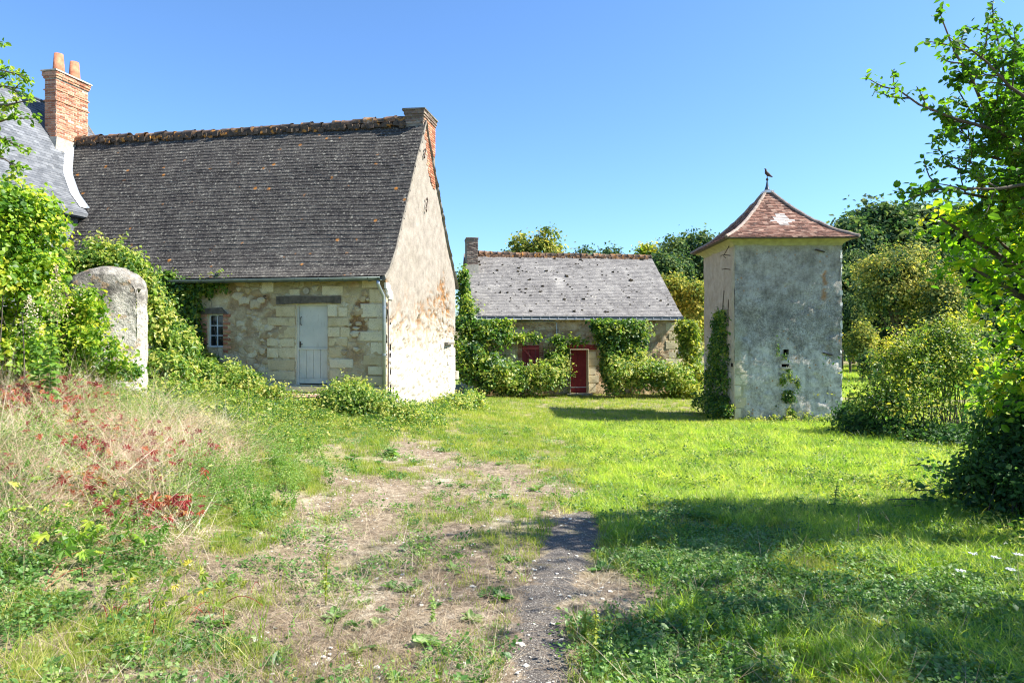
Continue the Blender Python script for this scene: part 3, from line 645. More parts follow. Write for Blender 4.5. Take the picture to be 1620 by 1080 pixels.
# iron wall anchors
def anchor(parent, y, z, h, flip=1):
    t = np.linspace(-1, 1, 15); pts = [(.06, y+flip*(.07*math.sin(a*2.6))*(1 if abs(a) > .4 else .6), z+h*a/2) for a in t]
    pts = [(.05, pts[0][1]+flip*.06, pts[0][2]+.06)]+pts+[(.05, pts[-1][1]-flip*.06, pts[-1][2]-.06)]
    MB().tube(pts, .018, 6).obj('wall_anchor', m_iron, parent)
y, z = hg(672, 324); anchor(hs, y, z, .40)
y, z = hg(669, 243); anchor(hs, y, z, .28)
y, z = hg(709, 543); MB().box((0, y-.42, z-.03), (.11, y+.36, z+.03), jit=.01).obj('stone_ledge', m_mortard, hs)
for i in range(6):
    z0 = -.52-i*.27; stone(hs, 6.3-.55-(i % 2)*.3, 6.29, z0-.26, z0-.01, 0, .012, S_wht, .08, face='side')
y, z = hg(721, 593); MB().tube([(-.02, 6.38, z-.13), (-.02, 6.38, z+.13)], [.12, .12], 10).obj('round_stone', m_mortar, hs)
# quoins, jamb stones (photo pixels on the front wall)
def z4(x, y): return 300+x/3.522, 420+y/3.522
Q = [(958,70,1052,125),(1000,130,1060,205),(950,212,1060,290),(998,292,1062,362),(948,366,1060,422),(1008,426,1060,495),(965,498,1062,555),(992,560,1062,610),(968,615,1066,670),(985,673,1066,720),
     (480,222,588,285),(430,289,590,335),(495,340,590,402),(430,405,495,450),(500,406,585,452),(498,456,590,515),(430,457,494,515),(432,521,586,582),(436,587,590,640),
     (768,212,822,285),(828,232,880,285),(770,290,890,336),(770,342,838,398),(842,342,892,398),(772,403,882,450),(775,455,850,512),(776,518,912,572),(778,577,850,640),
     (555,130,615,170),(735,112,858,168),(400,90,470,150)]
for q in Q:
    (a, b_), (c, d) = z4(q[0], q[1]), z4(q[2], q[3]); x0, z1 = hl(a, b_); x1, z0 = hl(c, d)
    if c > 600: x1 = -.004
    stone(hs, x0+.004, x1-.004, z0+.004, z1-.004, 0, .004+.008*rng.random(), S_pale, .12)
RS = [(975,152,26),(965,187,22),(990,187,12),(930,237,16),(360,218,34),(330,257,22),(322,140,24),(205,150,20),(402,415,14),(300,350,16),(985,303,14),(450,385,20),(270,130,18),(880,160,18),(905,270,16),(860,485,24),(930,470,22),(400,475,26),(345,470,24),(940,250,14),(700,130,20)]
for x, y, r in RS:
    a, b_ = z4(x, y); cx, cz = hl(a, b_); rr = r/3.522/1080*17
    stone(hs, cx-rr, cx+rr, cz-rr*.75, cz+rr*.75, 0, .018, S_rub, .08)
k = 0
while k < 95:                                   # rubble showing through the lime
    x = -7.6+7.3*rng.random(); z = -1.5+2.75*rng.random(); r = .05+.10*rng.random()
    if dx0-.75 < x < dx1+.65 or wx0-.2 < x < wx1+.35 and z < wz1+.2 or x > -.7: continue
    stone(hs, x-r*1.25, x+r*1.25, z-r*.7, z+r*.7, 0, -.004+.016*rng.random(), S_rub, .08); k += 1
for x, z, w_ in ((-1.05, .0, .3), (-1.0, -.12, .22), (-.98, .35, .2), (-.75, .2, .18), (-.8, .08, .2), (-1.0, .18, .2)):
    stone(hs, x-w_/2, x+w_/2, z-.05, z+.05, 0, -.01, S_rub, .08)
# lintel over the door, disc, iron bracket
lx0, lz1 = hl(438.5, 469); lx1, lz0 = hl(538.5, 479.5)
b = MB(); xs = np.linspace(lx0, lx1, 9)
for i in range(8):
    b.box((xs[i], -.05, lz0+.03*math.sin(i*.35)-.02), (xs[i+1]+.001*i, .1, lz1+.012*math.sin(i*.9)), .5, .0)
b.obj('lintel', m_wood, hs)
x, z = hl(485, 460.5); an = np.linspace(0, 2*math.pi, 17)[:-1]
MB().tube([(x, .03, z), (x, -.03, z)], [.082, .078], 16).obj('vent_disc', m_mortar, hs)
x, z = hl(420, 470); MB().tube([(x, .02, z+.03), (x, -.08, z+.03), (x+.02, -.1, z-.03), (x+.08, -.1, z-.05)], .012, 6).obj('wall_hook', m_iron, hs)
# door
def reveals(parent, x0, x1, z0, z1, mat, d=.22, name='reveal'):
    b = MB().box((x0-.03, .012, z0-.02), (x0, d, z1+.02)).box((x1, .012, z0-.02), (x1+.03, d, z1+.02)).box((x0-.03, .013, z1), (x1+.03, d, z1+.03)).box((x0-.03, .013, z0-.03), (x1+.03, d, z0))
    return b.obj(name, mat, parent)
reveals(hs, dx0, dx1, dz0, dz1, m_stone, .2, 'door_reveal')
door = MB().box((dx0+.035, .12, dz0+.04), (dx1-.035, .14, dz1-.035)).obj('door', m_door, hs)
fr = MB().box((dx0, .075, dz0+.001), (dx0+.045, .15, dz1-.001)).box((dx1-.045, .075, dz0+.001), (dx1, .15, dz1-.001)).box((dx0+.045, .076, dz1-.045), (dx1-.045, .149, dz1-.001))
fr.obj('door_frame', m_door, door)
zm = hl(490, 551)[1]
MB().box((dx0+.05, .105, zm+.03), (dx1-.05, .12, dz1-.05)).obj('upper_leaf', m_door, door)
MB().box((dx0+.045, .08, zm-.03), (dx1-.045, .12, zm+.012), jit=.002).obj('weather_bar', m_door, door)
nb = 4; ww = (dx1-dx0-.1)/nb
for i in range(nb): MB().box((dx0+.05+i*ww+.005, .103+.002*(i % 2), dz0+.16), (dx0+.05+(i+1)*ww-.005, .12, zm-.035)).obj('board', m_door, door)
MB().box((dx0+.05, .09, dz0+.03), (dx1-.05, .12, dz0+.15), jit=.002).obj('kick_board', m_door, door)
MB().tube([(dx0+.10, .10, zm+.78), (dx0+.10, .055, zm+.76), (dx0+.10, .055, zm+.60), (dx0+.10, .10, zm+.58)], .010, 6).obj('handle', m_iron, door)
MB().box((dx0+.062, .085, zm-.02), (dx0+.082, .104, zm+.17)).box((dx0+.062, .08, zm+.09), (dx0+.13, .1, zm+.11)).obj('lock', m_iron, door)
# door steps
b_ = MB().box((dx0-.28, -.34, dz0-.16), (dx1+.22, .06, dz0-.025), jit=.012).obj('door_step', m_stone, hs)
MB().box((dx0-.45, -.75, dz0-.34), (dx1+.2, -.3, dz0-.18), jit=.012).obj('door_step', m_stone, hs)
# window
reveals(hs, wx0, wx1, wz0, wz1, m_stone, .16, 'window_reveal')
win = MB().box((wx0, .09, wz0), (wx0+.035, .13, wz1)).box((wx1-.035, .09, wz0), (wx1, .13, wz1)).box((wx0+.035, .091, wz1-.035), (wx1-.035, .129, wz1)).box((wx0+.035, .091, wz0), (wx1-.035, .129, wz0+.04)).obj('window', m_frame, hs)
xm = (wx0+wx1)/2; h3 = (wz1-wz0-.075)/3
MB().box((xm-.014, .092, wz0+.04), (xm+.014, .122, wz1-.035)).obj('glazing_bar', m_frame, win)
for i in (1, 2): MB().box((wx0+.035, .096, wz0+.04+h3*i-.011), (wx1-.035, .12, wz0+.04+h3*i+.011)).obj('glazing_bar', m_frame, win)
for i in range(3):
    for a, c in ((wx0+.036, xm-.015), (xm+.015, wx1-.036)):
        MB().box((a, .105, wz0+.041+h3*i+(.012 if i else 0)), (c, .112, wz0+.04+h3*(i+1)-.012)).obj('pane', m_glass, win)
x0, z1 = hl(318, 486.5); x1, z0 = hl(360, 496.5)
MB().add([(x0, -.04, z0), (x1, -.04, z0), (x1, .1, z0), (x0, .1, z0), (x0, -.03, z1-.03), (x1-.16, -.03, z1), (x1-.16, .1, z1), (x0, .1, z1-.03)], [(0,3,2,1),(4,5,6,7),(0,1,5,4),(1,2,6,5),(2,3,7,6),(3,0,4,7)]).obj('window_lintel', m_wood, hs)
B_or = BRK[m_brick.name]
for i in range(10):
    zz = wz0-.14+i*.1; w_ = .20 if i % 2 else .13
    if zz > wz1-.04: break
    stone(hs, wx1+.004, wx1+w_, zz, zz+.075, 0, .022, B_or, .12, 'brick')
    stone(hs, wx0-w_, wx0-.004, zz, zz+.075, 0, .022, B_or, .12, 'brick')
# gutter and downpipe
b = MB(); k = 9; an = np.linspace(math.pi, 2*math.pi, k); ys, zc = -.36, 1.29
xa, xb = -HLEN, -.02; V = []
for x in (xa, xb):
    for rr in (.075, .068):
        for t in an: V.append((x, ys+rr*math.cos(t), zc+rr*math.sin(t)-.0))
F = []
for i in range(k-1): F += [(i, i+1, 2*k+i+1, 2*k+i), (k+i, 3*k+i, 3*k+i+1, k+i+1)]
F += [(2*k+i, 2*k+i+1, 3*k+i+1, 3*k+i) for i in range(k-1)]+[(0, 2*k, 3*k, k), (k-1, 2*k-1, 4*k-1, 3*k-1)]
b.add(V, F); b.tube([(xa, ys-.075, zc), (xb, ys-.075, zc)], .011, 6)
gut = b.obj('gutter', m_gut, hs, True)
for i in range(18): MB().tube([(xb-.3-i*.62, ys-.08, zc-.01), (xb-.3-i*.62, ys-.055, zc-.065), (xb-.3-i*.62, ys, zc-.085), (xb-.3-i*.62, -.02, zc-.03)], .009, 4).obj('gutter_bracket', m_gut, gut)
zg = -1.95
pp = [(-.09, ys, zc-.06), (-.09, ys+.01, zc-.16), (-.07, ys+.10, zc-.28), (-.045, -.13, zc-.42), (-.04, -.10, zc-.55), (-.04, -.09, zc-.8), (-.04, -.09, zg)]
dp = MB().tube(pp, .042, 10).obj('downpipe', m_zinc, hs, True)
for z in (.6, -.55, -1.55): MB().tube([(-.04, -.09, z-.02), (-.04, -.09, z+.02)], .05, 10).obj('pipe_collar', m_zinc, dp)
MB().tube([(.035, -.02, -1.95), (.04, -.02, .2), (.03, -.015, .75)], [.02, .014, .012], 6).obj('cable', m_iron, hs)

# ================================================================== SLATE HOUSE at the far left end
sl = thing('slate_house', 'tall house with blue slate roof and slate hung wall behind the vine', 'house', HO, HA)
SP = [(-9.38, 3.33), (-10.2, 3.98), (-10.9, 4.75), (-11.45, 5.72), (-12.6, 7.3)]
SY0, SY1 = -5.5, 4.5
full = SP+[(-13.8, 5.6), (-15.9, 3.3)]
b = MB(); V = []; n = len(full)
for y in (SY0, SY1):
    for q in full: V.append((q[0], y, q[1]))
    for q in full: V.append((q[0], y, q[1]-.09))
k = 2*n; F = []
for i in range(n-1): F += [(i, i+1, k+i+1, k+i), (n+i, k+n+i, k+n+i+1, n+i+1), (i, n+i, n+i+1, i+1), (k+i, k+i+1, k+n+i+1, k+n+i)]
F += [(0, k, k+n, n), (n-1, 2*n-1, k+2*n-1, k+n-1)]
b.add(V, F); sroof = b.obj('roof', m_slate, sl)
V, F, T = course_tiles([(-q[0], q[1]) for q in SP], lambda s: (SY0, SY1), .11, .20, .007, .003)
V = np.stack([-V[:, 1], V[:, 0], V[:, 2]], -1)
tag(ob('roof_slate', mesh_np('roof_slate', V, F, T), m_slate, sroof), kind='stuff')
wl = MB().box((-15.7, SY0+.1, -2), (-9.62, SY1-.1, 3.28)).obj('wall', m_slate, sl)
g = [(-9.62, 3.26), (-10.2, 3.88), (-10.9, 4.65), (-11.45, 5.6), (-12.6, 7.18), (-13.8, 5.5), (-15.7, 3.26)]; V = [(x, y, z) for y in (SY0+.1, SY1-.1) for x, z in g]
m_ = MB(); kk = len(g); c = 2*kk
m_.add(V, [(i, i+1, kk+i+1, kk+i) for i in range(kk-1)], [(0, i+1, i) for i in range(1, kk-1)]+[(kk, kk+i, kk+i+1) for i in range(1, kk-1)]).obj('gable_wall', m_mortar, sl)
V, F, T = course_tiles([(0, 1.2), (0.001, 3.26)], lambda s: (SY0+.1, SY1-.1), .13, .2, .008, .003)
V = np.stack([-9.60-(V[:, 1]), V[:, 0], V[:, 2]], -1)   # hung on the side wall, facing right
tag(ob('wall_slate', mesh_np('wall_slate', V, F, T), m_slate, wl), kind='stuff')
MB().box((-9.60, SY0, 3.20), (-9.42, SY1, 3.27)).obj('eave_board', m_gutd, sl)
MB().tube([(-12.6, SY0, 7.31), (-12.6, SY1, 7.31)], .05, 8).obj('ridge_cap', m_gutd, sroof)
b = MB()                                           # timber verge of the far gable
for i in range(4):
    (xa, za), (xb, zb) = SP[i], SP[i+1]
    b.add([(xa, SY1-.02, za-.18), (xb, SY1-.02, zb-.18), (xb, SY1-.02, zb+.02), (xa, SY1-.02, za+.02), (xa, SY1+.05, za-.18), (xb, SY1+.05, zb-.18), (xb, SY1+.05, zb+.02), (xa, SY1+.05, za+.02)],
          [(0,3,2,1),(4,5,6,7),(0,1,5,4),(1,2,6,5),(2,3,7,6),(3,0,4,7)])
b.obj('bargeboard', m_wood, sroof)
# flashing along the line where the two roofs meet
def hz(y): return np.interp(y, [p[0] for p in HP], [p[1] for p in HP])
b = MB(); P = []
for z in np.linspace(3.50, 6.0, 12):
    y = np.interp(z, [p[1] for p in HP], [p[0] for p in HP]); x = -np.interp(z, [q[1] for q in SP], [-q[0] for q in SP]); P.append((x, y, z))
P = np.array(P)
for i in range(len(P)-1):
    for dx, dz, da, db in ((1, 0, .02, .17), (-1, 1, .0, .12)):
        a0, a1 = P[i], P[i+1]
        if dx > 0:   # on the main roof
            v = [a0+(-.02, -.02, .03), a1+(-.02, -.02, .03), a1+(db, -.035, .035), a0+(db, -.035, .035)]
        else:        # up the slate roof
            v = [a0+(.035, -.02, .03), a1+(.035, -.02, .03), a1+(-.03, -.16, .055), a0+(-.03, -.16, .055)]
        b.add(v, [(0, 1, 2, 3)])
        b.add([q+np.array((0, -.006, .006)) for q in v], [(3, 2, 1, 0)])
b.obj('flashing', m_lead, sroof)
sc_ = chimney(sl, -11.78, -11.38, 2.2, 3.42, 5.0, 7.90, m_brick, m_mortar, capz=.20, n_over=.06, zf=5.4, lim=5.85)
for z in (7.35, 7.02):
    MB().box((-11.81, 2.17, z), (-11.35, 3.45, z+.03)).obj('string_course', m_brick, sc_)
MB().box((-11.86, 2.12, 7.90), (-11.30, 3.50, 7.95), jit=.008).obj('chimney_cap', m_mortar, sc_)
MB().box((-11.84, 2.1, 5.45), (-11.34, 3.46, 5.9), jit=.02).obj('mortar_collar', m_mortar, sc_)
for y, h in ((2.5, .62), (3.1, .60)):
    p = MB().tube([(-11.58, y, 7.93), (-11.58, y, 7.93+h), (-11.58, y, 7.93+h*.6)], [.17, .125, .10], 14, cap=False).obj('chimney_pot', m_pot, sc_, True)

# ================================================================== BARN
BA = math.atan2(.148, .989)
BO = np.array([(746-810)/1080*30.0, 30.0, 0.])
br = thing('barn', 'low stone barn with grey slate roof, red door and red shutter half hidden by ivy', 'barn', BO, BA)
def bl(px, py, y=0.0):
    k = (px-810)/1080; c, s = .989, .148           # X = BOx + c x - s y ; Y = BOy + s x + c y
    x = (k*(BO[1]+c*y)-BO[0]+s*y)/(c-k*s); Y = BO[1]+s*x+c*y
    return x, (525-py)/1080*Y
BL = bl(1080, 500)[0]; W0 = .25                   # wall plane sits behind the eave
BP = [(0, .70), (.5, 1.02), (4.25, 3.92)]; BB = [(4.25, 3.92), (8.0, 1.02), (8.5, .7)]
bx0, bx1 = .12, BL-.12
dxa, dza = bl(901, 553, W0); dxb, dzb = bl(928.5, 621, W0)
sxa, sza = bl(826, 546, W0); sxb, szb = bl(853, 583, W0)
def barn_rel(U, Z):
    n = fbm(U*3, Z*4, 31, 4); er = ss(.55, .66, n)*.7
    return -.04*er+(fbm(U*4, Z*4, 32, 4)-.5)*.09, dict(erode=er)
grid_wall('front_wall', np.arange(bx0, bx1+.001, .09), np.arange(-3.3, .81, .09), lambda U, Z, r: np.stack([U, W0-r, Z], -1), m_barnw, br, [(dxa, dxb, dzb, dza), (sxa, sxb, szb, sza)], barn_rel)
def side_wall(x, parent, mat, name='side_wall'):
    V = [(x, .26, -3.4), (x, 8.25, -3.4), (x, 8.25, .78), (x, 4.25, 3.80), (x, .26, .78)]
    MB().add(V, [(0, 1, 2, 4)], [(2, 3, 4)]).obj(name, mat, parent)
side_wall(bx0, br, m_barnw); side_wall(bx1, br, m_barnw)
MB().box((bx0+.02, 8.2, -3.4), (bx1-.02, 8.25, .8)).obj('rear_wall', m_barnw, br)
MB().box((bx0+.02, W0+.35, -3.3), (bx1-.02, W0+.4, .75)).obj('light_block', m_black, br)  # black sheet added inside to keep light out of the openings
broof = roof_shell(BP+BB[1:], 0, BL, .05).obj('roof', m_barnt, br)
def btint(x, s, t):
    t = t*.7+.1; pa, _ = bl(886, 445, 2.2)
    return np.where((np.abs(x-pa) < .26) & (s > 2.35) & (s < 3.15), 1.25, t)
V, F, T = course_tiles(BP, lambda s: (0-.02, BL+.02), .125, .19, .010, .006, btint, missing=.004)
tag(ob('roof_slate', mesh_np('roof_slate', V, F, T), m_barnt, broof), kind='stuff')
V, F, T = course_tiles([(8.5-p[0], p[1]) for p in []] or BP, lambda s: (0-.02, BL+.02), .25, .19, .010, .006)
ridge_tiles(broof, (.45, 4.25, 3.97), (BL, 4.25, 3.93), 30, .16, sag=.02)
b = MB()
for i in range(200):
    x = .4+(BL-.5)*rng.random(); s = .03+.04*rng.random(); b.box((x-s*1.3, 4.08-s, 3.80-s), (x+s*1.3, 4.08+s, 3.80+s), rng.random(), s*.3)
tag(b.obj('ridge_mortar', m_ridge, broof), kind='stuff')
b = MB()                                          # moss cushions on the slates
for i in range(95):
    x = .2+(BL-.4)*rng.random(); y = .1+3.9*rng.random()**.8; z = np.interp(y, [p[0] for p in BP], [p[1] for p in BP]); s = .018+.035*rng.random()**3
    b.box((x-s*1.5, y-s, z-s*.3), (x+s*1.5, y+s, z+s+.03), rng.random(), s*.3)
m_moss = plain('dry_moss', (.05, .04, .025), .95, .5, 12, .05)
tag(b.obj('moss', m_moss, broof), kind='stuff')
c_z = bl(742, 376, 3.05)[1]
bc = chimney(br, .02, .56, 2.85, 3.85, 2.3, c_z, m_brickd, m_mortard, capz=.14, n_over=.035, zf=3.22, lim=3.2)
MB().box((-.01, 2.82, 2.4), (.60, 3.88, 3.24), jit=.012).obj('mortar_collar', m_mortar, bc)
# barn gutter
b = MB().box((.0, -.14, .585), (BL-.02, .0, .60)).box((.0, -.15, .60), (BL-.02, -.135, .70)).box((.0, -.02, .60), (BL-.02, -.006, .69))
bg_ = b.obj('gutter', m_gutd, br)
MB().tube([(.1, -.13, .565), (BL-.15, -.13, .565)], .022, 8).obj('gutter_highlight', m_lead, bg_)  # pale tube stands for the white highlight under the gutter
nb = 24
for i in range(nb):
    x = .25+(BL-.5)*i/(nb-1); MB().box((x-.018, -.162, .625), (x+.018, -.15, .655)).obj('gutter_clip', m_lead, bg_)
MB().box((bx0, .0, .60), (bx1, W0, .66)).obj('soffit', m_wood, br)
xa, za = bl(880, 508, W0); _, zb2 = bl(880, 600, W0); xs_, zs_ = bl(818, 507, W0)
MB().tube([(xs_, W0-.06, za-.02), (xa-.1, W0-.06, za-.01), (xa, W0-.06, za-.08), (xa+.02, W0-.06, (za+zb2)/2), (xa+.05, W0-.06, zb2)], .028, 8).obj('downpipe', m_zinc, br, True)
# red door, lintel, shutter
rd = MB().box((dxa, W0+.14, dzb), (dxb, W0+.16, dza)).obj('door', m_reddoor, br)
n_ = 4; ww = (dxb-dxa)/n_
for i in range(n_): MB().box((dxa+i*ww+.006, W0+.12+.003*(i % 2), dzb+.24), (dxa+(i+1)*ww-.006, W0+.14, dza)).obj('plank', m_reddoor, rd)
MB().box((dxa, W0+.09, dzb+.23), (dxb, W0+.14, dzb+.26)).obj('weather_bar', m_lead, rd)
MB().box((dxa+.02, W0+.11, dzb+.02), (dxb-.02, W0+.14, dzb+.22), jit=.004).obj('kick_board', m_reddoor, rd)
reveals(br, dxa, dxb, dzb, dza, m_stone, W0+.2, 'door_reveal').location = (0, 0, 0)
MB().box((dxa-.35, W0-.04, dza+.005), (dxb+.45, W0+.1, dza+.21), jit=.01).obj('lintel', m_reddoor, br)
MB().box((dxa-.15, W0-.35, dzb-.12), (dxb+.2, W0, dzb-.01), jit=.02).obj('door_step', m_mortar, br)
sh = MB().box((sxa, W0+.02, szb), (sxb, W0+.04, sza)).obj('shutter', m_reddoor, br)
for i in range(4):
    ww = (sxb-sxa)/4; MB().box((sxa+i*ww+.006, W0-.0, szb+.01), (sxa+(i+1)*ww-.006, W0+.02, sza-.01)).obj('plank', m_reddoor, sh)
m_redlt = doormat('faded_red_paint', (.38, .05, .05), (.46, .08, .07), (.5, .2, .16), .5)
for z in (sza-.14, szb+.12): MB().box((sxa+.01, W0-.03, z-.05), (sxb-.01, W0-.001, z+.05)).obj('batten', m_redlt, sh)
MB().add([(sxa+.05, W0-.035, sza-.2), (sxa+.15, W0-.035, sza-.2), (sxb-.03, W0-.035, szb+.17), (sxb-.13, W0-.035, szb+.17), (sxa+.05, W0-.002, sza-.2), (sxa+.15, W0-.002, sza-.2), (sxb-.03, W0-.002, szb+.17), (sxb-.13, W0-.002, szb+.17)],
         [(0,3,2,1),(4,5,6,7),(0,1,5,4),(1,2,6,5),(2,3,7,6),(3,0,4,7)]).obj('brace', m_redlt, sh)
for z in np.arange(szb-.05, sza+.1, .09):
    for x in (sxa-.1, sxb+.1): stone(br, x-.09, x+.09, z, z+.07, W0, .03, share(STONES[:1], m_reddoor) if False else BRK[m_brick.name], .08, 'brick')
for i, (h0, h1) in enumerate(((0, .42), (.43, .8), (.81, 1.2), (1.21, 1.55), (1.56, 1.86))):
    stone(br, dxb+.02, dxb+.42+.15*(i % 2), dzb+h0, dzb+h1, W0, .02, S_pale, .1)
for i in range(8): stone(br, bx1-.45-.15*(i % 2), bx1-.01, -2.9+i*.42, -2.9+i*.42+.40, W0, .01, S_pale, .1)

# ================================================================== DOVECOTE TOWER
TA = -math.atan2(.028, 1)
TO = np.array([6.62, 20.3, 0.]); TW, TD = 3.15, 3.6
tw = thing('dovecote_tower', 'square grey rendered dovecote tower with flared red tile roof and bird finial', 'dovecote', TO, TA)
def tl(px, py, y=0.0):
    k = (px-810)/1080; c, s = 1, .028
    x = (k*(TO[1]+y)-TO[0]-s*y)/(c+k*s); return x, (525-py)/1080*(TO[1]-s*x+y)
ha, hz1 = tl(1240, 552.5); hb, hz0 = tl(1248, 561); ja, jz1 = tl(1236.5, 575.5); jb, jz0 = tl(1248.5, 580.5)
def tw_rel(U, Z):
    c = ss(.34, .08, U+(fbm(U*3, Z*3, 41, 3)-.5)*.5)*ss(.6, -.2, Z)*.55+ss(.5, .15, U+(fbm(U*2, Z*2, 43)-.5)*.5)*ss(-1.0, -1.3, Z)*ss(-2.1, -1.7, Z)
    sx, _ = tl(1304, 440); st = ss(.10, .02, np.abs(U-sx)+(fbm(U*9, Z*9, 44, 3)-.5)*.2)*ss(2.1, 1.9, Z)*ss(.7, 1.1, Z)*ss(.42, .5, fbm(U*7, Z*9, 45, 3))
    cr = ss(.012, 0, np.abs(fbm(U*2.3, Z*2.3, 46, 3)-.5))*ss(-.6, -1.4, Z)
    er = ss(.6, .66, fbm(U*3, Z*3, 47, 4))
    return -.02*er-.02*cr+(fbm(U*1.7, Z*1.7, 42, 4)-.5)*.07+(fbm(U*12, Z*12, 48, 3)-.5)*.02, dict(corner=np.clip(c, 0, .8), streak=st*.8, side=U*0)
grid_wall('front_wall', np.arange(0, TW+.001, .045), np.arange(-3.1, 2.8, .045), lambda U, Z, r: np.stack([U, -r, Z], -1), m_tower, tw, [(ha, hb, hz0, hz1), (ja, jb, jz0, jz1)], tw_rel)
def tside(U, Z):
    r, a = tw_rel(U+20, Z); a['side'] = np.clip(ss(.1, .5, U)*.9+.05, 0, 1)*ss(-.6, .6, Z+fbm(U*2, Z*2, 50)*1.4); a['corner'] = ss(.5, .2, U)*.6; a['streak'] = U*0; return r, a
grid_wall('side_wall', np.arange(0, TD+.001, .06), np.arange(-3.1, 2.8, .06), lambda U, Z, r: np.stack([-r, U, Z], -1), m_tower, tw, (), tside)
bk = MB().box((TW-.06, .012, -3.1), (TW-.001, TD, 2.78)).box((.03, TD-.03, -3.1), (TW-.07, TD, 2.78)).obj('rear_wall', m_tower, tw)
for a, b1, c, d in ((ha, hb, hz0, hz1), (ja, jb, jz0, jz1)):
    MB().box((a-.03, .2, c-.03), (b1+.03, .23, d+.03)).obj('nest_hole_dark', m_black, tw); reveals(tw, a, b1, c, d, m_mortard, .2, 'nest_hole_reveal')  # black plate painted as the dark inside each hole
MB().box((ja-.03, -.07, jz0-.05), (jb+.03, .02, jz0-.005), jit=.006).obj('sill', m_mortar, tw)
for i, (u, z) in enumerate(((tl(1297, 398)[0], tl(1297, 398)[1]), (tl(1309, 561)[0], tl(1309, 561)[1]))):
    MB().add([(u-.13, -.05, z+.045), (u+.13, -.05, z-.03), (u+.13, .02, z-.03), (u-.13, .02, z+.045), (u-.13, -.05, z+.075), (u+.13, -.05, z+.0), (u+.13, .02, z+.0), (u-.13, .02, z+.075)],
             [(0,3,2,1),(4,5,6,7),(0,1,5,4),(1,2,6,5),(2,3,7,6),(3,0,4,7)]).obj('wall_anchor', m_iron, tw)
# cornice under the eaves, quoins
m_cor = plain('yellowed_cornice', (.36, .33, .16), .9, .2, 6, .15)
b = MB(); cv = [(0.0, 2.56), (.02, 2.60), (.05, 2.635), (.09, 2.67), (.15, 2.705), (.22, 2.735)]
V = []
for o, z in cv: V += [(-o-.004, -o-.004, z), (TW+o+.004, -o-.004, z), (TW+o+.004, TD+o+.004, z), (-o-.004, TD+o+.004, z)]
b.add(V, [(4*i+j, 4*i+(j+1) % 4, 4*i+4+(j+1) % 4, 4*i+4+j) for i in range(5) for j in range(4)])
b.obj('cornice', m_cor, tw)
for i in range(9):
    z0 = -2.6+i*.34
    if i < 5: stone(tw, .0, .20+.16*(i % 2), z0, z0+.33, 0, -.004+.012*(i in (2, 3)), S_pale, .06)
b = MB()
for i in range(60):                              # broken render along the right arris
    z = -2.65+5.05*rng.random(); s = .01+.03*rng.random()**2
    if i % 2: continue
    b.box((TW-.01-s*1.6, -s*.25, z), (TW+s*.3, s*2, z+.05+.12*rng.random()), rng.random(), .008)
tag(b.obj('broken_edge', m_wht, tw), kind='stuff')
# lamp hooks on the side wall
for py, l in ((405, .28), (427, .25)):
    z = (525-py)/1080*20.9; MB().tube([(.0, .45, z), (-l*.6, .45, z+.02), (-l, .45, z), (-l, .45, z-.12 if py < 420 else z+.07)], .014, 6).obj('iron_bracket', m_iron, tw)
z = (525-400)/1080*20.9; MB().tube([(-.0, .45, z+.25), (-.17, .45, z-.05), (-.2, .45, z-.12), (-.13, .45, z-.17)], .012, 6).obj('iron_bracket', m_iron, tw)
_zz = (525-577)/1080*20.5; MB().box((-.012, .16, _zz-.06), (.05, .34, _zz+.05)).obj('nest_hole_dark', m_black, tw)  # black block drawn as the shade of a hole, no recess cut
# roof: four flared hips
ov = .36; cxr, cyr = TW/2, TD/2; rx, ry = TW/2+ov, TD/2+ov
prof = np.array([(0, 2.76), (.45, 3.02), (.85, 3.36), (1.25, 3.78), (1.6, 4.22), (1.80, 4.50)])  # inward distance (of rx), height
prof[:, 0] *= (rx-.07)/1.80
S_ = np.r_[0, np.cumsum(np.linalg.norm(np.diff(prof, axis=0), axis=1))]
troof = thing('roof', None, None); troof.parent = tw
for k_ in list(troof.keys()): del troof[k_]
def hipface(half, depth, place, patch=False):
    p = prof.copy(); p[:, 0] *= (depth-.07)/(rx-.07); s2 = np.r_[0, np.cumsum(np.linalg.norm(np.diff(p, axis=0), axis=1))]
    def xr(s):
        f = np.interp(s, s2, p[:, 0])/(depth-.0); h = half*(1-f); return -h, h
    tf = None
    if patch: tf = lambda x, s, t: np.where((np.abs(x-.08)+np.abs(s-1.22)*.75 < .33), 2.2, t)
    V, F, T = course_tiles(p, xr, .085, .15, .014, .009, tf)
    V = place(V); u = p; n = len(u); W = []
    for q in u:
        f = q[0]/depth; W += [(-half*(1-f), q[0], q[1]), (half*(1-f), q[0], q[1])]
    W = place(np.array(W)); Fs = [np.array([(2*i, 2*i+1, 2*i+3, 2*i+2) for i in range(n-1)])]
    return V, F, T, W, Fs
mt2 = m_clay.copy(); mt2.name = 'clay_tile_patched'
for e in mt2.node_tree.nodes:
    if e.type == 'VALTORGB' and len(e.color_ramp.elements) == 4:
        el = e.color_ramp.elements.new(1.0); el.color = (.50, .44, .40, 1); break
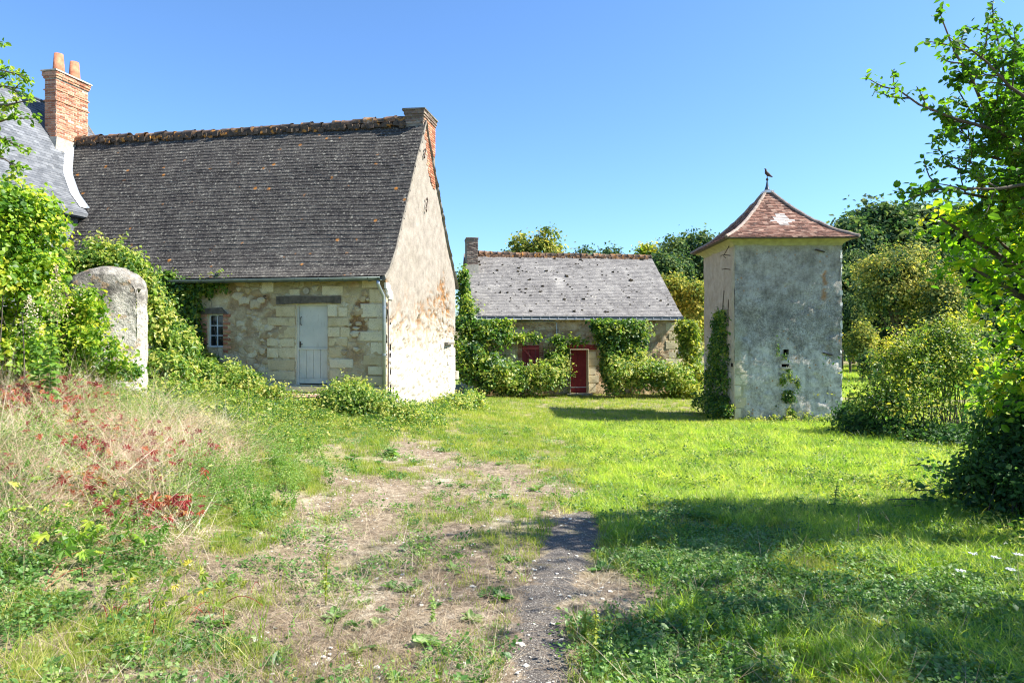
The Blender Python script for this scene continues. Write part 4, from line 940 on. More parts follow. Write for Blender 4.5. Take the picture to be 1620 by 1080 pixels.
for k_, (half, depth, place) in enumerate(((rx, ry, lambda V: np.stack([V[:, 0]+cxr, V[:, 1]-ov, V[:, 2]], -1)),
                                           (ry, rx, lambda V: np.stack([V[:, 1]-ov, -V[:, 0]+cyr, V[:, 2]], -1)),
                                           (rx, ry, lambda V: np.stack([-V[:, 0]+cxr, TD+ov-V[:, 1], V[:, 2]], -1)),
                                           (ry, rx, lambda V: np.stack([TW+ov-V[:, 1], V[:, 0]+cyr, V[:, 2]], -1)))):
    V, F, T, W_, Fs = hipface(half, depth, place, k_ == 0)
    tag(ob('roof_tile', mesh_np('roof_tile', V, F, T), mt2 if k_ == 0 else m_clay, troof), kind='stuff')
    ob('roof_deck', mesh_np('roof_deck', W_, Fs), m_wood, troof)
MB().box((-ov+.01, -ov+.01, 2.742), (TW+ov-.01, TD+ov-.01, 2.757)).obj('soffit', m_wood, troof)
m_hip = plain('hip_mortar', (.30, .24, .20), .9, .35, 14, .15, bump=.7)
for sx, sy in ((-1, -1), (1, -1), (1, 1), (-1, 1)):
    pts = []
    for q in prof:
        f = q[0]/rx; pts.append((cxr+sx*rx*(1-f), cyr+sy*ry*(1-f), q[1]+.03))
    pts = np.array(pts); tt = np.linspace(0, 1, 22); P = np.stack([np.interp(tt*S_[-1], S_, pts[:, i]) for i in range(3)], -1)
    P += rng.normal(0, .006, P.shape)
    MB().tube(P, .052, 7).obj('hip_tile', m_hip, troof)
MB().box((cxr-.16, cyr-.16, 4.47), (cxr+.16, cyr+.16, 4.53)).box((cxr-.10, cyr-.10, 4.53), (cxr+.20, cyr+.10, 4.56)).obj('lead_cap', m_lead, troof)
fin = MB().tube([(cxr, cyr, 4.52), (cxr, cyr, 4.60), (cxr, cyr, 4.72), (cxr, cyr, 4.88), (cxr, cyr, 5.0)], [.11, .08, .045, .02, .014], 10).obj('finial', m_gutd, troof, True)
an = np.linspace(-math.pi/2, math.pi/2, 7)
MB().tube([(cxr, cyr, 4.92+.045*math.sin(a)) for a in an], [max(.004, .045*math.cos(a)) for a in an], 8).obj('ball', m_iron, fin)
bird = MB().tube([(cxr+.17, cyr, 5.0), (cxr+.10, cyr, 5.035), (cxr+.03, cyr, 5.08), (cxr-.03, cyr, 5.14), (cxr-.045, cyr, 5.20), (cxr-.045, cyr, 5.245), (cxr-.075, cyr, 5.262), (cxr-.10, cyr, 5.258)],
                 [.016, .035, .062, .058, .034, .030, .022, .003], 8)
bird.tube([(cxr, cyr, 4.97), (cxr, cyr, 5.06)], .012, 5); bird.obj('bird', m_iron, fin, True)

# ================================================================== GATE PILLAR in the creeper
PO = at(171, 525, 10.4); pl = thing('gate_pillar', 'old round topped stone gate pillar wrapped in creeper', 'pillar', (PO[0], PO[1], 0), R(27))
hw = .52; top = (525-419)/1080*10.4
def arch(t):  # half-profile of rounded head
    return np.stack([-hw*np.cos(t), top-.36+.36*np.sin(t)], -1)
t = np.linspace(0, math.pi, 25); A = arch(t); A = np.concatenate([[(-hw, z) for z in np.arange(-2, top-.36, .08)], A, [(hw, z) for z in np.arange(top-.36, -2, -.08)]])
n = len(A); dep = np.array([0, .03, .08, .16, .38, .48, .55]); V = []
for d in dep:
    ins = float(np.interp(d, dep, [.15, .085, .035, 0, 0, .06, .15]))
    for x, z in A:
        V.append((x*(1-ins/hw), d, z-ins*(z > top-.36)))
V = np.array(V); nn = fbm(V[:, 0]*5+V[:, 1]*3, V[:, 2]*5, V[:, 1]*6, 4)-.5; V[:, 0] += nn*.09*np.sign(V[:, 0]+.001); V[:, 2] += nn*.05; V[:, 1] += (fbm(V[:, 0]*4, V[:, 2]*4, 7, 4)-.5)*.06
F = [(k_*n+i, k_*n+i+1, (k_+1)*n+i+1, (k_+1)*n+i) for k_ in range(len(dep)-1) for i in range(n-1)]
mm = MB(); mm.add(V, F)
gu = np.linspace(-.97, .97, 26); gv = np.linspace(0, 1, 60); GU, GV = np.meshgrid(gu, gv)
xx = GU*(hw-.145)/.97; zt = top-.36+.36*np.sqrt(np.clip(1-(GU/.97)**2, 0, 1))-.145; zz = -2+GV*(zt+2); yy = -.006+(fbm(xx*4, zz*4, 7, 4)-.5)*.06+(fbm(xx*14, zz*14, 3, 3)-.5)*.03*ss(1, .9, np.abs(GU)/.97)
W_ = np.stack([xx, yy, zz], -1).reshape(-1, 3); i = (np.arange(59)[:, None]*26+np.arange(25)[None]).ravel(); mm.add(W_, np.stack([i, i+1, i+27, i+26], 1))
m = M('pillar_stone'); n2 = m.noise(5, 8, .7); n3 = m.noise(24, 6, .7); z = m.xyz(2)
c = m.ramp(n2, [(.35, (.09, .08, .07)), (.5, (.24, .22, .19)), (.65, (.42, .39, .34))])
c = m.mix(m.ramp(m.math('ADD', m.math('MULTIPLY', m.math('SUBTRACT', .75, z), 1.8), m.math('MULTIPLY', m.math('SUBTRACT', n2, .5), 2)), [(.2, 0.), (.9, .85)]), c, (.58, .54, .46))
c = m.mix(m.ramp(m.noise(7, 4), [(.58, 0.), (.66, .6)]), c, (.38, .24, .12)); c = m.mix(m.ramp(n3, [(.36, .7), (.48, 0.)]), c, (.06, .055, .05))
mm.obj('shaft', m.out(c, .93, m.bump(m.math('ADD', n2, n3), .9, .04), .15), pl, True)
# ------------------------------------------------------------------ foliage
def unit(v): return v/(np.linalg.norm(v, axis=-1, keepdims=True)+1e-9)
LEAF = {  # (B, T, N) template, quads
 'far': (np.array([(0, 0, 0), (.36, .5, .05), (0, 1, -.05), (-.36, .5, .05)]), [(0, 1, 2, 3)]),
 'near': (np.array([(0, 0, 0), (.30, .28, .08), (.27, .68, .03), (0, 1, -.14), (-.27, .68, .03), (-.30, .28, .08)]), [(0, 1, 2, 3), (0, 3, 4, 5)]),
 'round': (np.array([(0, 0, 0), (.42, .22, .08), (.40, .62, .04), (0, .95, -.12), (-.40, .62, .04), (-.42, .22, .08)]), [(0, 1, 2, 3), (0, 3, 4, 5)]),
}
def _palm():
    V = []; F = []
    for k, a in enumerate((-75, -38, 0, 38, 75)):
        L = (.75, .9, 1, .9, .75)[k]; c, s = math.cos(R(a)), math.sin(R(a)); n = len(V)
        for x, y, z in ((0, 0, 0), (.17, .55, .06), (0, 1, -.15), (-.17, .55, .06)):
            x, y = x*L, y*L; V.append((x*c+y*s, -x*s+y*c, z))
        F.append((n, n+1, n+2, n+3))
    return np.array(V), F
LEAF['palm'] = _palm()
def leaves(P, N, S, tint, shape='far', droop=.5):
    T = rng.normal(0, 1, P.shape); T[:, 2] -= droop*2; T = unit(T-N*(T*N).sum(-1, keepdims=True)); B = np.cross(N, T)
    t, q = LEAF[shape]; k = len(t)
    V = P[:, None]+S[:, None, None]*(t[None, :, 0, None]*B[:, None]+t[None, :, 1, None]*T[:, None]+t[None, :, 2, None]*N[:, None])
    o = np.arange(len(P))[:, None]*k; F = np.concatenate([o+list(f) for f in q])
    return V.reshape(-1, 3), F, np.repeat(tint, k)
def join(parts):
    V, F, T, o = [], [], [], 0
    for v, f, t in parts:
        V.append(v); F.append(f+o); T.append(t); o += len(v)
    return np.concatenate(V), np.concatenate(F), np.concatenate(T)
def blob_leaves(blobs, n, size, shape='far', clump=.22, per=22, up=.35, out=.8, fill=.35, seed=0, clip=None, flat=.55, lump=.3, cut=0.0):
    """blobs: (center, (rx, ry, rz)[, weight]); leaves sit in clumps near the surface of lumpy ellipsoids"""
    blobs = [b if len(b) == 3 else (*b, 1) for b in blobs]
    wts = np.array([b[2]*(b[1][0]*b[1][1]+b[1][0]*b[1][2]+b[1][1]*b[1][2]) for b in blobs]); wts /= wts.sum()
    nc = max(4, n//per); P, N, TT = [], [], []
    for b, wt in zip(blobs, wts):
        k = max(2, int(nc*wt)); d = unit(rng.normal(0, 1, (k, 3))); d[:, 2] = np.where(d[:, 2] < -.35, -d[:, 2], d[:, 2]); r = np.array(b[1])
        c = np.array(b[0]); f = 1+lump*3.2*(fbm(d[:, 0]*2.2+c[0]+seed, d[:, 1]*2.2+c[1], d[:, 2]*2.2+c[2], 3)-.5)
        inner = rng.random(k) < fill; f = f*np.where(inner, .35+.6*rng.random(k), .9+.12*rng.normal(0, 1, k))
        if cut: keep = fbm(d[:, 0]*3+seed, d[:, 1]*3, d[:, 2]*3+c[0], 3) > cut; d, f = d[keep], f[keep]; k = len(d)
        cc = c+d*r*f[:, None]; ct = rng.normal(0, .24, k)+.5  # clump tints spread wide to paint shaded gaps and bright leaves
        m = int(per*.9)+1; cr = clump*np.exp(rng.normal(0, .3, k))
        q = np.clip(rng.normal(0, 1, (k, m, 3)), -1.7, 1.7); dn = unit(d*[1/r[0], 1/r[1], 1/r[2]])
        al = (q*dn[:, None]).sum(-1, keepdims=True); q = q-al*dn[:, None]*flat
        p = cc[:, None]+q*cr[:, None, None]*.6
        nn = unit(dn[:, None]*out+np.array([0, 0, up])+rng.normal(0, .55, p.shape))
        P.append(p.reshape(-1, 3)); N.append(nn.reshape(-1, 3)); TT.append((ct[:, None]+rng.normal(0, .13, (k, m))).ravel())
    P, N, TT = np.concatenate(P), np.concatenate(N), np.clip(np.concatenate(TT), 0, 1)
    if clip is not None: P, N, TT = clip(P, N, TT)
    S = size*np.exp(rng.normal(0, .28, len(P)))
    return leaves(P, N, S, TT, shape)
def abg(P, N, T):
    k = P[:, 2] > gz(P[:, 0], P[:, 1])-.03; return P[k], N[k], T[k]
def pb(px, py, Y, rx, ry, d):                       # ellipsoid from photo pixels at distance Y, radii in pixels, depth in metres
    return (at(px, py, Y), (rx/1080*Y, d, ry/1080*Y))
def stems(blobs, n, r=.012, ground=None, base=None):
    b = MB()
    for i in range(n):
        c, rr = blobs[i % len(blobs)][:2]; c = np.array(c); rr = np.array(rr)
        e = c+unit(rng.normal(0, 1, 3))*rr*.8; 
        s = np.array(base if base is not None else (c[0]+rng.normal(0, .3)*rr[0], c[1]+rng.normal(0, .3)*rr[1], 0)) + np.array([rng.normal(0, .12), rng.normal(0, .12), 0])
        s[2] = gz1(s[0], s[1])-.05; mid = (s+e)/2+rng.normal(0, .12, 3)*rr; mid[2] += .15*rr[2]
        t = np.linspace(0, 1, 7)[:, None]; P = (1-t)**2*s+2*t*(1-t)*mid+t*t*e
        b.tube(P, np.linspace(r, r*.3, 7), 5, cap=False)
    return b
def shrub(name, label, cat, blobs, n, size, mat, shape='far', nst=8, group=None, extra=(), sr=.009, leafname='leaves', shoots=90, shl=1.0, **kw):
    c0 = np.mean([b[0] for b in blobs], axis=0); g = gz1(c0[0], c0[1])
    root = thing(name, label, cat, (c0[0], c0[1], g), 0, group)
    kw.setdefault('clip', abg)
    P = blob_leaves(blobs, n, size, shape, **kw)
    if shoots:
        Q, NN, TT = [], [], []
        for i in range(shoots):
            c, r = blobs[int(rng.integers(len(blobs)))][:2]; c = np.array(c); r = np.array(r); d = unit(rng.normal(0, 1, 3)); d[2] = abs(d[2])*1.2+.1; d[1] = -abs(d[1]); d = unit(d)
            s0 = c+d*r*.85; L = (.16+.34*rng.random())*shl; up_ = unit(d*.8+np.array([0, 0, .7])+rng.normal(0, .35, 3)); t = np.linspace(0, 1, 12)
            q = s0+up_[None]*t[:, None]*L+np.array([0, 0, -1.0])[None]*(t[:, None]**2)*L*(.1+.5*rng.random())+rng.normal(0, size*.35, (12, 3)); Q.append(q); NN.append(unit(np.array([0, -.2, .8])+rng.normal(0, .45, (12, 3)))); TT.append(np.clip(.45+.4*t+rng.normal(0, .1, 12), 0, 1))
        Q, NN, TT = np.concatenate(Q), np.concatenate(NN), np.concatenate(TT); Q, NN, TT = kw['clip'](Q, NN, TT)
        P = join([P, leaves(Q, NN, size*.85*np.exp(rng.normal(0, .25, len(Q))), TT, shape)])
    V, F, T = join([P, *extra]); V = V-np.array([c0[0], c0[1], g])
    ob(leafname, mesh_np(leafname, V, [F], T), mat, root)
    if nst:
        b = stems(blobs, nst, sr); b.V = [v-np.array([c0[0], c0[1], g]) for v in b.V]; b.obj('stem', m_bark, root)
    return root
def limb_tree(name, label, cat, base, limbs, mat, size, shape='near', twigs=12, lv=22, tw_len=.7, root_r=.12, sub=3, blobs=None, bn=0, group=None, leafstart=.25, bkw={}, spread=.8):
    """limbs: polylines; every limb gets twigs with leaves set along them"""
    root = thing(name, label, cat, base, 0, group); base = np.array(base, float)
    wood = MB(); tr = MB(); P, N, TT = [], [], []
    def twig(p, d, L, r, level, tt):
        k = 6; pts = [p]; dd = d
        for _ in range(k-1):
            dd = unit(dd+rng.normal(0, .16, 3)+np.array([0, 0, .05])); pts.append(pts[-1]+dd*L/(k-1))
        pts = np.array(pts); wood.tube(pts, np.linspace(r, r*.35, k), 4, cap=False)
        if level > 0:
            for _ in range(sub):
                t = .25+.7*rng.random(); i = int(t*(k-1)); q = pts[i]; side = unit(np.cross(dd, rng.normal(0, 1, 3))); twig(q, unit(dd*.8+side*.8), L*.55, r*.55, level-1, tt+rng.normal(0, .08))
        m = int(lv*(1 if level == 0 else .6)); t = np.linspace(.12, 1, m); q = np.stack([np.interp(t*(k-1), np.arange(k), pts[:, i]) for i in range(3)], -1)+rng.normal(0, size*.4, (m, 3))
        P.append(q); N.append(unit(np.array([0, 0, .8])+rng.normal(0, .6, (m, 3)))); TT.append(np.clip(tt+rng.normal(0, .12, m), 0, 1))
    for L in limbs:
        L = np.array(L, float); seg = np.r_[0, np.cumsum(np.linalg.norm(np.diff(L, axis=0), axis=1))]; tot = seg[-1]
        t = np.linspace(0, tot, 16); Q = np.stack([np.interp(t, seg, L[:, i]) for i in range(3)], -1)
        Q[1:-1] = (Q[:-2]+Q[1:-1]*2+Q[2:])/4; Q[1:-1] += rng.normal(0, .015, Q[1:-1].shape)
        wood.tube(Q, np.linspace(root_r*.42, .006, 16), 7, cap=False)
        for k in range(twigs):
            u = leafstart+(1-leafstart)*(k+rng.random())/twigs; i = min(14, int(u*15)); p = Q[i]+(Q[i+1]-Q[i])*rng.random(); d = unit(Q[i+1]-Q[i])
            s = unit(np.cross(d, rng.normal(0, 1, 3))); s[1] *= .8
            twig(p, unit(d*.7+s*spread+np.array([0, 0, .1])), tw_len*(1.15-.75*u)*(.7+.6*rng.random()), .008, 1 if u < .85 else 0, .5+rng.normal(0, .12))
        twig(Q[-1], unit(Q[-1]-Q[-2]), tw_len*.3, .006, 0, .5)
    fork = np.array(limbs[0][0], float)
    t = np.linspace(0, 1, 6)[:, None]; tr.tube(base*(1-t)+fork*t+rng.normal(0, .02, (6, 3)), np.linspace(root_r*1.3, root_r*.8, 6), 10, cap=False)
    Pa = np.concatenate(P); lf = leaves(Pa, np.concatenate(N), size*np.exp(rng.normal(0, .22, len(Pa))), np.concatenate(TT), shape, .35)
    parts = [lf]
    if blobs: parts.append(blob_leaves(blobs, bn, size*1.15, 'far', **bkw))
    V, F, T = join([parts[0]]); ob('crown', mesh_np('crown', V-base, [F], T), mat, root)
    if blobs: V, F, T = parts[1]; ob('crown', mesh_np('crown', V-base, [F], T), mat, root)
    for b, nm in ((wood, 'branch'), (tr, 'trunk')):
        b.V = [v-base for v in b.V]; b.obj(nm, m_bark, root, True)
    return root

# ---- left side: vine wall, creeper on the pillar, brambles
shrub('grape_vine', 'tall sunlit light green vine mass at the far left below the blue slate roof', 'vine',
      [pb(22, 335, 8.6, 38, 36, .6), pb(62, 372, 9.0, 22, 26, .45), pb(-34, 400, 8.4, 70, 80, .8), pb(24, 460, 8.8, 52, 64, .6), pb(52, 430, 9.2, 30, 34, .45), pb(-60, 560, 8.6, 80, 90, .9), pb(15, 560, 8.9, 52, 60, .6)], 26000, .055, m_vine, 'round', clump=.14, per=12, fill=.25, lump=.55, shoots=200, shl=.8)
def pil_clip(P, N, T):
    k = (P[:, 2] > gz(P[:, 0], P[:, 1])-.03) & ~((P[:, 1] > PO[1]-.02) & (np.abs(P[:, 0]-PO[0]) < .6)) & ~((P[:, 0] > PO[0]+.17) & (P[:, 1] > PO[1]-.7) & (P[:, 2] > -.45)); 
    px = 810+P[:, 0]/P[:, 1]*1080; return P[k], N[k], T[k]
shrub('pillar_creeper', 'yellow green creeper covering the face of the round topped gate pillar', 'creeper',
      [pb(92, 525, 9.8, 44, 46, .34), pb(150, 505, 9.9, 42, 42, .26), pb(150, 560, 9.75, 60, 40, .34), pb(188, 590, 9.8, 30, 22, .28), pb(90, 580, 9.6, 48, 40, .4), pb(70, 485, 10.0, 22, 22, .3), pb(190, 552, 9.95, 20, 34, .16)], 15000, .055, m_vine, 'near', clump=.11, per=12, clip=pil_clip, fill=.2)
shrub('tall_bramble', 'sprawling green bramble rising behind the round topped gate pillar', 'bramble',
      [pb(140, 425, 13.0, 50, 22, .5), pb(195, 425, 13.2, 30, 28, .5), pb(100, 440, 12.8, 44, 34, .6), pb(228, 465, 13.6, 18, 42, .4), pb(170, 400, 13.2, 28, 10, .3)], 8500, .07, m_bramble, 'near', clump=.2, per=12, lump=.5)
shrub('slope_bramble', 'bushy green bramble slope between the gate pillar and the farmhouse window', 'bramble',
      [pb(248, 525, 13.6, 26, 52, .5), pb(278, 570, 14.4, 34, 48, .5), pb(318, 602, 14.9, 30, 28, .5), pb(262, 595, 13.2, 44, 34, .5), pb(282, 540, 15.4, 14, 28, .3)], 13000, .07, m_bramble, 'near', clump=.15, per=12, lump=.45)
def house_clip(P, N, T):
    q = P-HO; lx = q[:, 0]*.984-q[:, 1]*.179; ly = q[:, 0]*.179+q[:, 1]*.984
    k = ((ly < -.02) | (lx > .02)) & (P[:, 2] > gz(P[:, 0], P[:, 1])-.03); return P[k], N[k], T[k]
shrub('wall_ivy', 'dark ivy climbing the shaded farmhouse wall left of the small window', 'ivy',
      [pb(262, 470, 17.2, 30, 34, .16), pb(292, 500, 17.25, 22, 50, .16), pb(318, 462, 17.2, 18, 10, .1), pb(325, 588, 17.0, 20, 26, .25), pb(290, 555, 17.1, 30, 40, .3), pb(345, 452, 17.2, 18, 4, .08)], 8500, .085, m_ivy, 'near', clump=.14, per=12, clip=house_clip)
shrub('low_bramble', 'low trailing bramble with arching tips at the foot of the farmhouse wall', 'bramble',
      [pb(370, 610, 15.3, 46, 20, .5), pb(420, 622, 15.2, 36, 9, .4), pb(310, 630, 14.0, 60, 22, .6), pb(240, 625, 12.6, 60, 24, .6), pb(365, 592, 15.6, 26, 14, .3)], 11000, .06, m_bramble, 'near', clump=.14, per=12, lump=.5, clip=house_clip)
shrub('corner_bramble', 'rounded yellow green bramble bush in front of the farmhouse corner and drainpipe', 'bush',
      [pb(545, 645, 14.9, 46, 38, .6), pb(590, 655, 14.9, 44, 34, .6), pb(500, 652, 14.7, 40, 16, .5), pb(630, 668, 14.9, 40, 26, .5), pb(670, 678, 14.8, 36, 16, .5), pb(560, 618, 15.3, 26, 14, .3)], 17000, .055, m_bramble, 'near', clump=.13, per=12, lump=.45, clip=house_clip)
shrub('gable_brush', 'low sunlit scrub along the foot of the plastered gable', 'scrub',
      [pb(715, 645, 19.2, 30, 20, .7), pb(745, 640, 20.5, 22, 18, .7), pb(690, 655, 18.2, 30, 14, .5), pb(655, 655, 16.8, 28, 12, .4)], 8000, .06, m_bramble, 'near', clump=.15, per=12, lump=.5, clip=house_clip)

# ---- barn ivy
def barn_clip(P, N, T):
    q = P-BO; lx = q[:, 0]*.989+q[:, 1]*.148; ly = -q[:, 0]*.148+q[:, 1]*.989
    k = ((ly < W0-.01) | (lx < .1) | (lx > bx1+.02)) & (P[:, 2] > gz(P[:, 0], P[:, 1])-.03) & ~((ly < .05) & (P[:, 2] > .55)&(lx > .05))
    k &= ~((lx > dxa-.02) & (lx < dxb+.30) & (P[:, 2] < dza+.1)) 
    return P[k], N[k], T[k]
shrub('barn_ivy', 'broad dark green ivy mass over the left end of the barn wall', 'ivy',
      [pb(762, 533, 29.4, 38, 32, .45), pb(795, 522, 29.7, 15, 17, .25), pb(745, 585, 29, 32, 42, .7), pb(785, 600, 29, 40, 30, .8), pb(737, 520, 29.8, 16, 34, .4), pb(733, 470, 30.8, 7, 40, .3), pb(741, 498, 30.2, 9, 22, .3)], 14000, .13, m_ivy, 'far', clump=.24, per=12, clip=barn_clip, lump=.75, shoots=160, shl=1.6)
shrub('barn_bramble', 'bushy bramble bank under the red shutter of the barn', 'bramble',
      [pb(830, 608, 28.9, 40, 20, .7), pb(866, 603, 28.9, 28, 22, .7), pb(884, 592, 29.6, 11, 28, .3), pb(800, 612, 28.7, 40, 18, .7)], 11000, .11, m_bramble, 'far', clump=.24, per=12, clip=barn_clip, lump=.75, shoots=160, shl=1.6)
shrub('climbing_vine', 'thin leafy vine trailing over the barn wall between shutter and red door', 'vine',
      [pb(815, 536, 30.1, 18, 4, .08), pb(842, 536, 30.2, 16, 3, .06), pb(882, 541, 30.3, 14, 6, .12), pb(908, 541, 30.4, 14, 3, .08), pb(890, 568, 30.1, 7, 22, .16), pb(872, 572, 30.2, 7, 12, .1)], 1500, .11, m_ivy, 'far', clump=.2, per=8, clip=barn_clip, fill=.5)
shrub('door_ivy', 'full sunlit ivy cascade on the barn wall right of the red door', 'ivy',
      [pb(965, 532, 29.9, 26, 24, .4), pb(995, 530, 30.0, 25, 24, .45), pb(975, 562, 29.8, 30, 22, .4), pb(952, 520, 30.1, 14, 16, .2), pb(962, 590, 29.8, 14, 20, .3), pb(1010, 545, 30.3, 12, 18, .3)], 11000, .13, m_ivy, 'far', clump=.24, per=12, clip=barn_clip, lump=.75, shoots=140, shl=1.6)
shrub('wall_foot_bramble', 'grey green bramble bank at the foot of the barn wall beside the tower', 'bramble',
      [pb(990, 600, 29.2, 40, 30, .7), pb(1030, 600, 29.4, 36, 30, .7), pb(960, 612, 29.0, 26, 18, .6), pb(1065, 605, 29.4, 26, 26, .6), pb(1000, 575, 29.8, 30, 16, .5)], 13000, .11, m_bramble, 'far', clump=.24, per=12, clip=barn_clip, lump=.75, shoots=160, shl=1.6)
shrub('golden_creeper', 'golden yellow creeper column climbing the right corner of the barn', 'creeper',
      [pb(1085, 525, 30.9, 14, 24, .35), pb(1092, 560, 30.6, 15, 34, .4), pb(1095, 600, 30.2, 17, 34, .5), pb(1080, 625, 29.6, 26, 12, .5)], 9000, .12, m_gold, 'far', clump=.2, per=12, clip=barn_clip, lump=.6, shoots=100, shl=1.4)
# ---- tower ivy
def tower_clip(P, N, T):
    q = P-TO; lx = q[:, 0]-q[:, 1]*.028; ly = q[:, 0]*.028+q[:, 1]
    k = ((ly < -.015) | (lx < -.02) | (lx > TW+.02)) & (P[:, 2] > gz(P[:, 0], P[:, 1])-.03) & (P[:, 2] < 2.4); return P[k], N[k], T[k]
def tpt(u, z, s=0.0): return (TO[0]+.028*u-s, TO[1]+u, z)   # on the left face, u metres back
shrub('tower_ivy', 'dark green ivy column climbing the left face of the dovecote tower', 'ivy',
      [(tpt(1.35, -.1, .04), (.13, .85, .65)), (tpt(1.4, -.9, .08), (.18, 1.0, .9)), (tpt(1.5, -1.8, .12), (.24, 1.25, .8)), (tpt(1.5, -2.4, .2), (.38, 1.5, .4)), (tpt(1.0, .45, .03), (.1, .35, .25), .8), (tpt(1.7, .35, .03), (.1, .35, .3), .8), (tpt(.4, -2.5, .25), (.35, .5, .3))], 11000, .075, m_ivy, 'near', clump=.16, per=12, clip=tower_clip, nst=0, fill=.2, shoots=30, shl=.6)
def fpt(px, py): x, z = tl(px, py); return (TO[0]+x, TO[1]-.028*x-.01, z)
shrub('small_ivy', 'small fan of ivy below the nest holes on the tower front', 'ivy',
      [(fpt(1250, 655), (.10, .05, .25)), (fpt(1247, 630), (.20, .04, .32)), (fpt(1238, 605), (.10, .03, .25), .8), (fpt(1261, 612), (.07, .03, .3), .7), (fpt(1248, 595), (.08, .03, .25), .8), (fpt(1240, 567), (.07, .03, .12), .8), (fpt(1230, 560), (.03, .02, .35), .5), (fpt(1225, 645), (.13, .02, .06), .3)], 2300, .05, m_ivy, 'near', clump=.06, per=6, clip=tower_clip, nst=0, lump=.6, shoots=0)
for z0, u in ((1.9, 1.15), (1.6, .55), (1.2, .85)):
    b = MB(); b.tube([tpt(u+.1*math.sin(z*3), z, .012) for z in np.linspace(.3, z0-.6, 8)], .012, 4, cap=False); 
    tag(b.obj('ivy_stem', m_bark), 'bare ivy stem on the tower side, %s' % {1.9: 'farthest back', 1.6: 'nearest the front corner', 1.2: 'middle one of three'}[z0], 'ivy stem', 'bare ivy stems on the tower')
shrub('tower_foot_plants', 'pale leafy weeds along the foot of the tower front', 'weeds',
      [(fpt(1180+i*23, 672+rng.normal(0, 3)), (.26, .34, .24+.10*(i == 3))) for i in range(8)], 6500, .06, m_bramble, 'near', clump=.12, per=10, clip=tower_clip, lump=.5)

# ---- right side: bush, hedge, brambles
shrub('yellowing_bush', 'large rounded bush with yellowing leaves right of the tower', 'bush',
      [pb(1450, 620, 15.0, 84, 66, 1.2), pb(1410, 655, 14.6, 60, 40, 1.0), pb(1480, 565, 15.4, 50, 36, 1.0), pb(1525, 605, 14.6, 46, 60, 1.0), pb(1420, 575, 15.4, 34, 28, .8), pb(1385, 640, 15.2, 40, 30, .8), pb(1500, 535, 15.2, 24, 18, .5)], 24000, .06, m_bush, 'near', nst=60, clump=.22, per=9, lump=.85, fill=.6, sr=.016, shoots=420, shl=1.9, cut=.44)
shrub('bush_skirt', 'dark green bramble skirt under the yellowing bush', 'bramble',
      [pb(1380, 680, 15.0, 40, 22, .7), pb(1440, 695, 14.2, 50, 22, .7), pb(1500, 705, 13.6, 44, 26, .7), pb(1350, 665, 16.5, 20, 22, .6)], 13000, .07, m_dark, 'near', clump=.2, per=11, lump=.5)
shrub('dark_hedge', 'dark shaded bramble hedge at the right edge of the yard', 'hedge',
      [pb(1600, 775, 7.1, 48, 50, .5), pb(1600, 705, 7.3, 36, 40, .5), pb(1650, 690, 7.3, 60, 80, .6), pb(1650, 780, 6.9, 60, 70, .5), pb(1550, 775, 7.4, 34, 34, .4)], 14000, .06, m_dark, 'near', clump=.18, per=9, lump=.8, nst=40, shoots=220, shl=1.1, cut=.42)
# arching bramble shoots reaching out over the grass
root = thing('bramble_shoot', 'arching bramble shoots with round leaves reaching from the dark hedge over bright grass', 'bramble', at(1540, 760, 8.2)); bo = np.array(root.location)
b = MB(); P = []
for (x0, y0, x1, y1, Y0, Y1) in ((1545, 800, 1448, 775, 8.0, 7.7), (1540, 810, 1405, 790, 8.0, 7.4), (1530, 830, 1430, 815, 7.8, 7.2), (1550, 780, 1470, 742, 8.2, 8.2), (1560, 830, 1470, 835, 7.6, 7.0), (1500, 820, 1415, 800, 7.4, 7.3), (1540, 760, 1440, 735, 8.6, 8.4)):
    s, e = at(x0, y0, Y0), at(x1, y1, Y1); mid = (s+e)/2+[0, 0, .12]; t = np.linspace(0, 1, 9)[:, None]; q = (1-t)**2*s+2*t*(1-t)*mid+t*t*e; b.tube(q-bo, .006, 4, cap=False)
    for k in range(34): j = rng.random(); P.append((1-j)**2*s+2*j*(1-j)*mid+j*j*e+rng.normal(0, .05, 3))
P = np.array(P); V, F, T = leaves(P, unit(np.array([0, -.2, .8])+rng.normal(0, .5, P.shape)), .06*np.exp(rng.normal(0, .25, len(P))), np.clip(rng.normal(.5, .2, len(P)), 0, 1), 'round')
b.obj('stem', m_bark, root); ob('leaves', mesh_np('leaves', V-bo, [F], T), m_dark, root)
# cherry tree whose branches reach into the upper right
fk = np.array([7.0, 5.9, .35])
def lp(*p): return [fk]+[at(*q) for q in p]
limbs = [lp((1690, 215, 6.1), (1600, 215, 6.1), (1560, 185, 6.0), (1530, 130, 5.9), (1492, 35, 5.9)),
         lp((1700, 235, 6.2), (1620, 205, 6.3), (1590, 130, 6.3), (1574, 45, 6.3)),
         lp((1690, 240, 5.9), (1560, 200, 5.8), (1480, 185, 5.8), (1450, 160, 5.8), (1418, 140, 5.8)),
         lp((1700, 290, 6.0), (1600, 260, 6.1), (1540, 235, 6.2), (1510, 190, 6.2)),
         lp((1700, 310, 6.0), (1560, 320, 5.9), (1500, 290, 5.9), (1440, 305, 5.9)),
         lp((1700, 180, 6.4), (1660, 90, 6.4), (1640, 0, 6.4)), lp((1720, 250, 6.6), (1640, 270, 6.9), (1590, 235, 7.1)),
         lp((1700, 330, 5.9), (1600, 330, 6.0), (1530, 270, 6.0), (1500, 262, 6.0))]
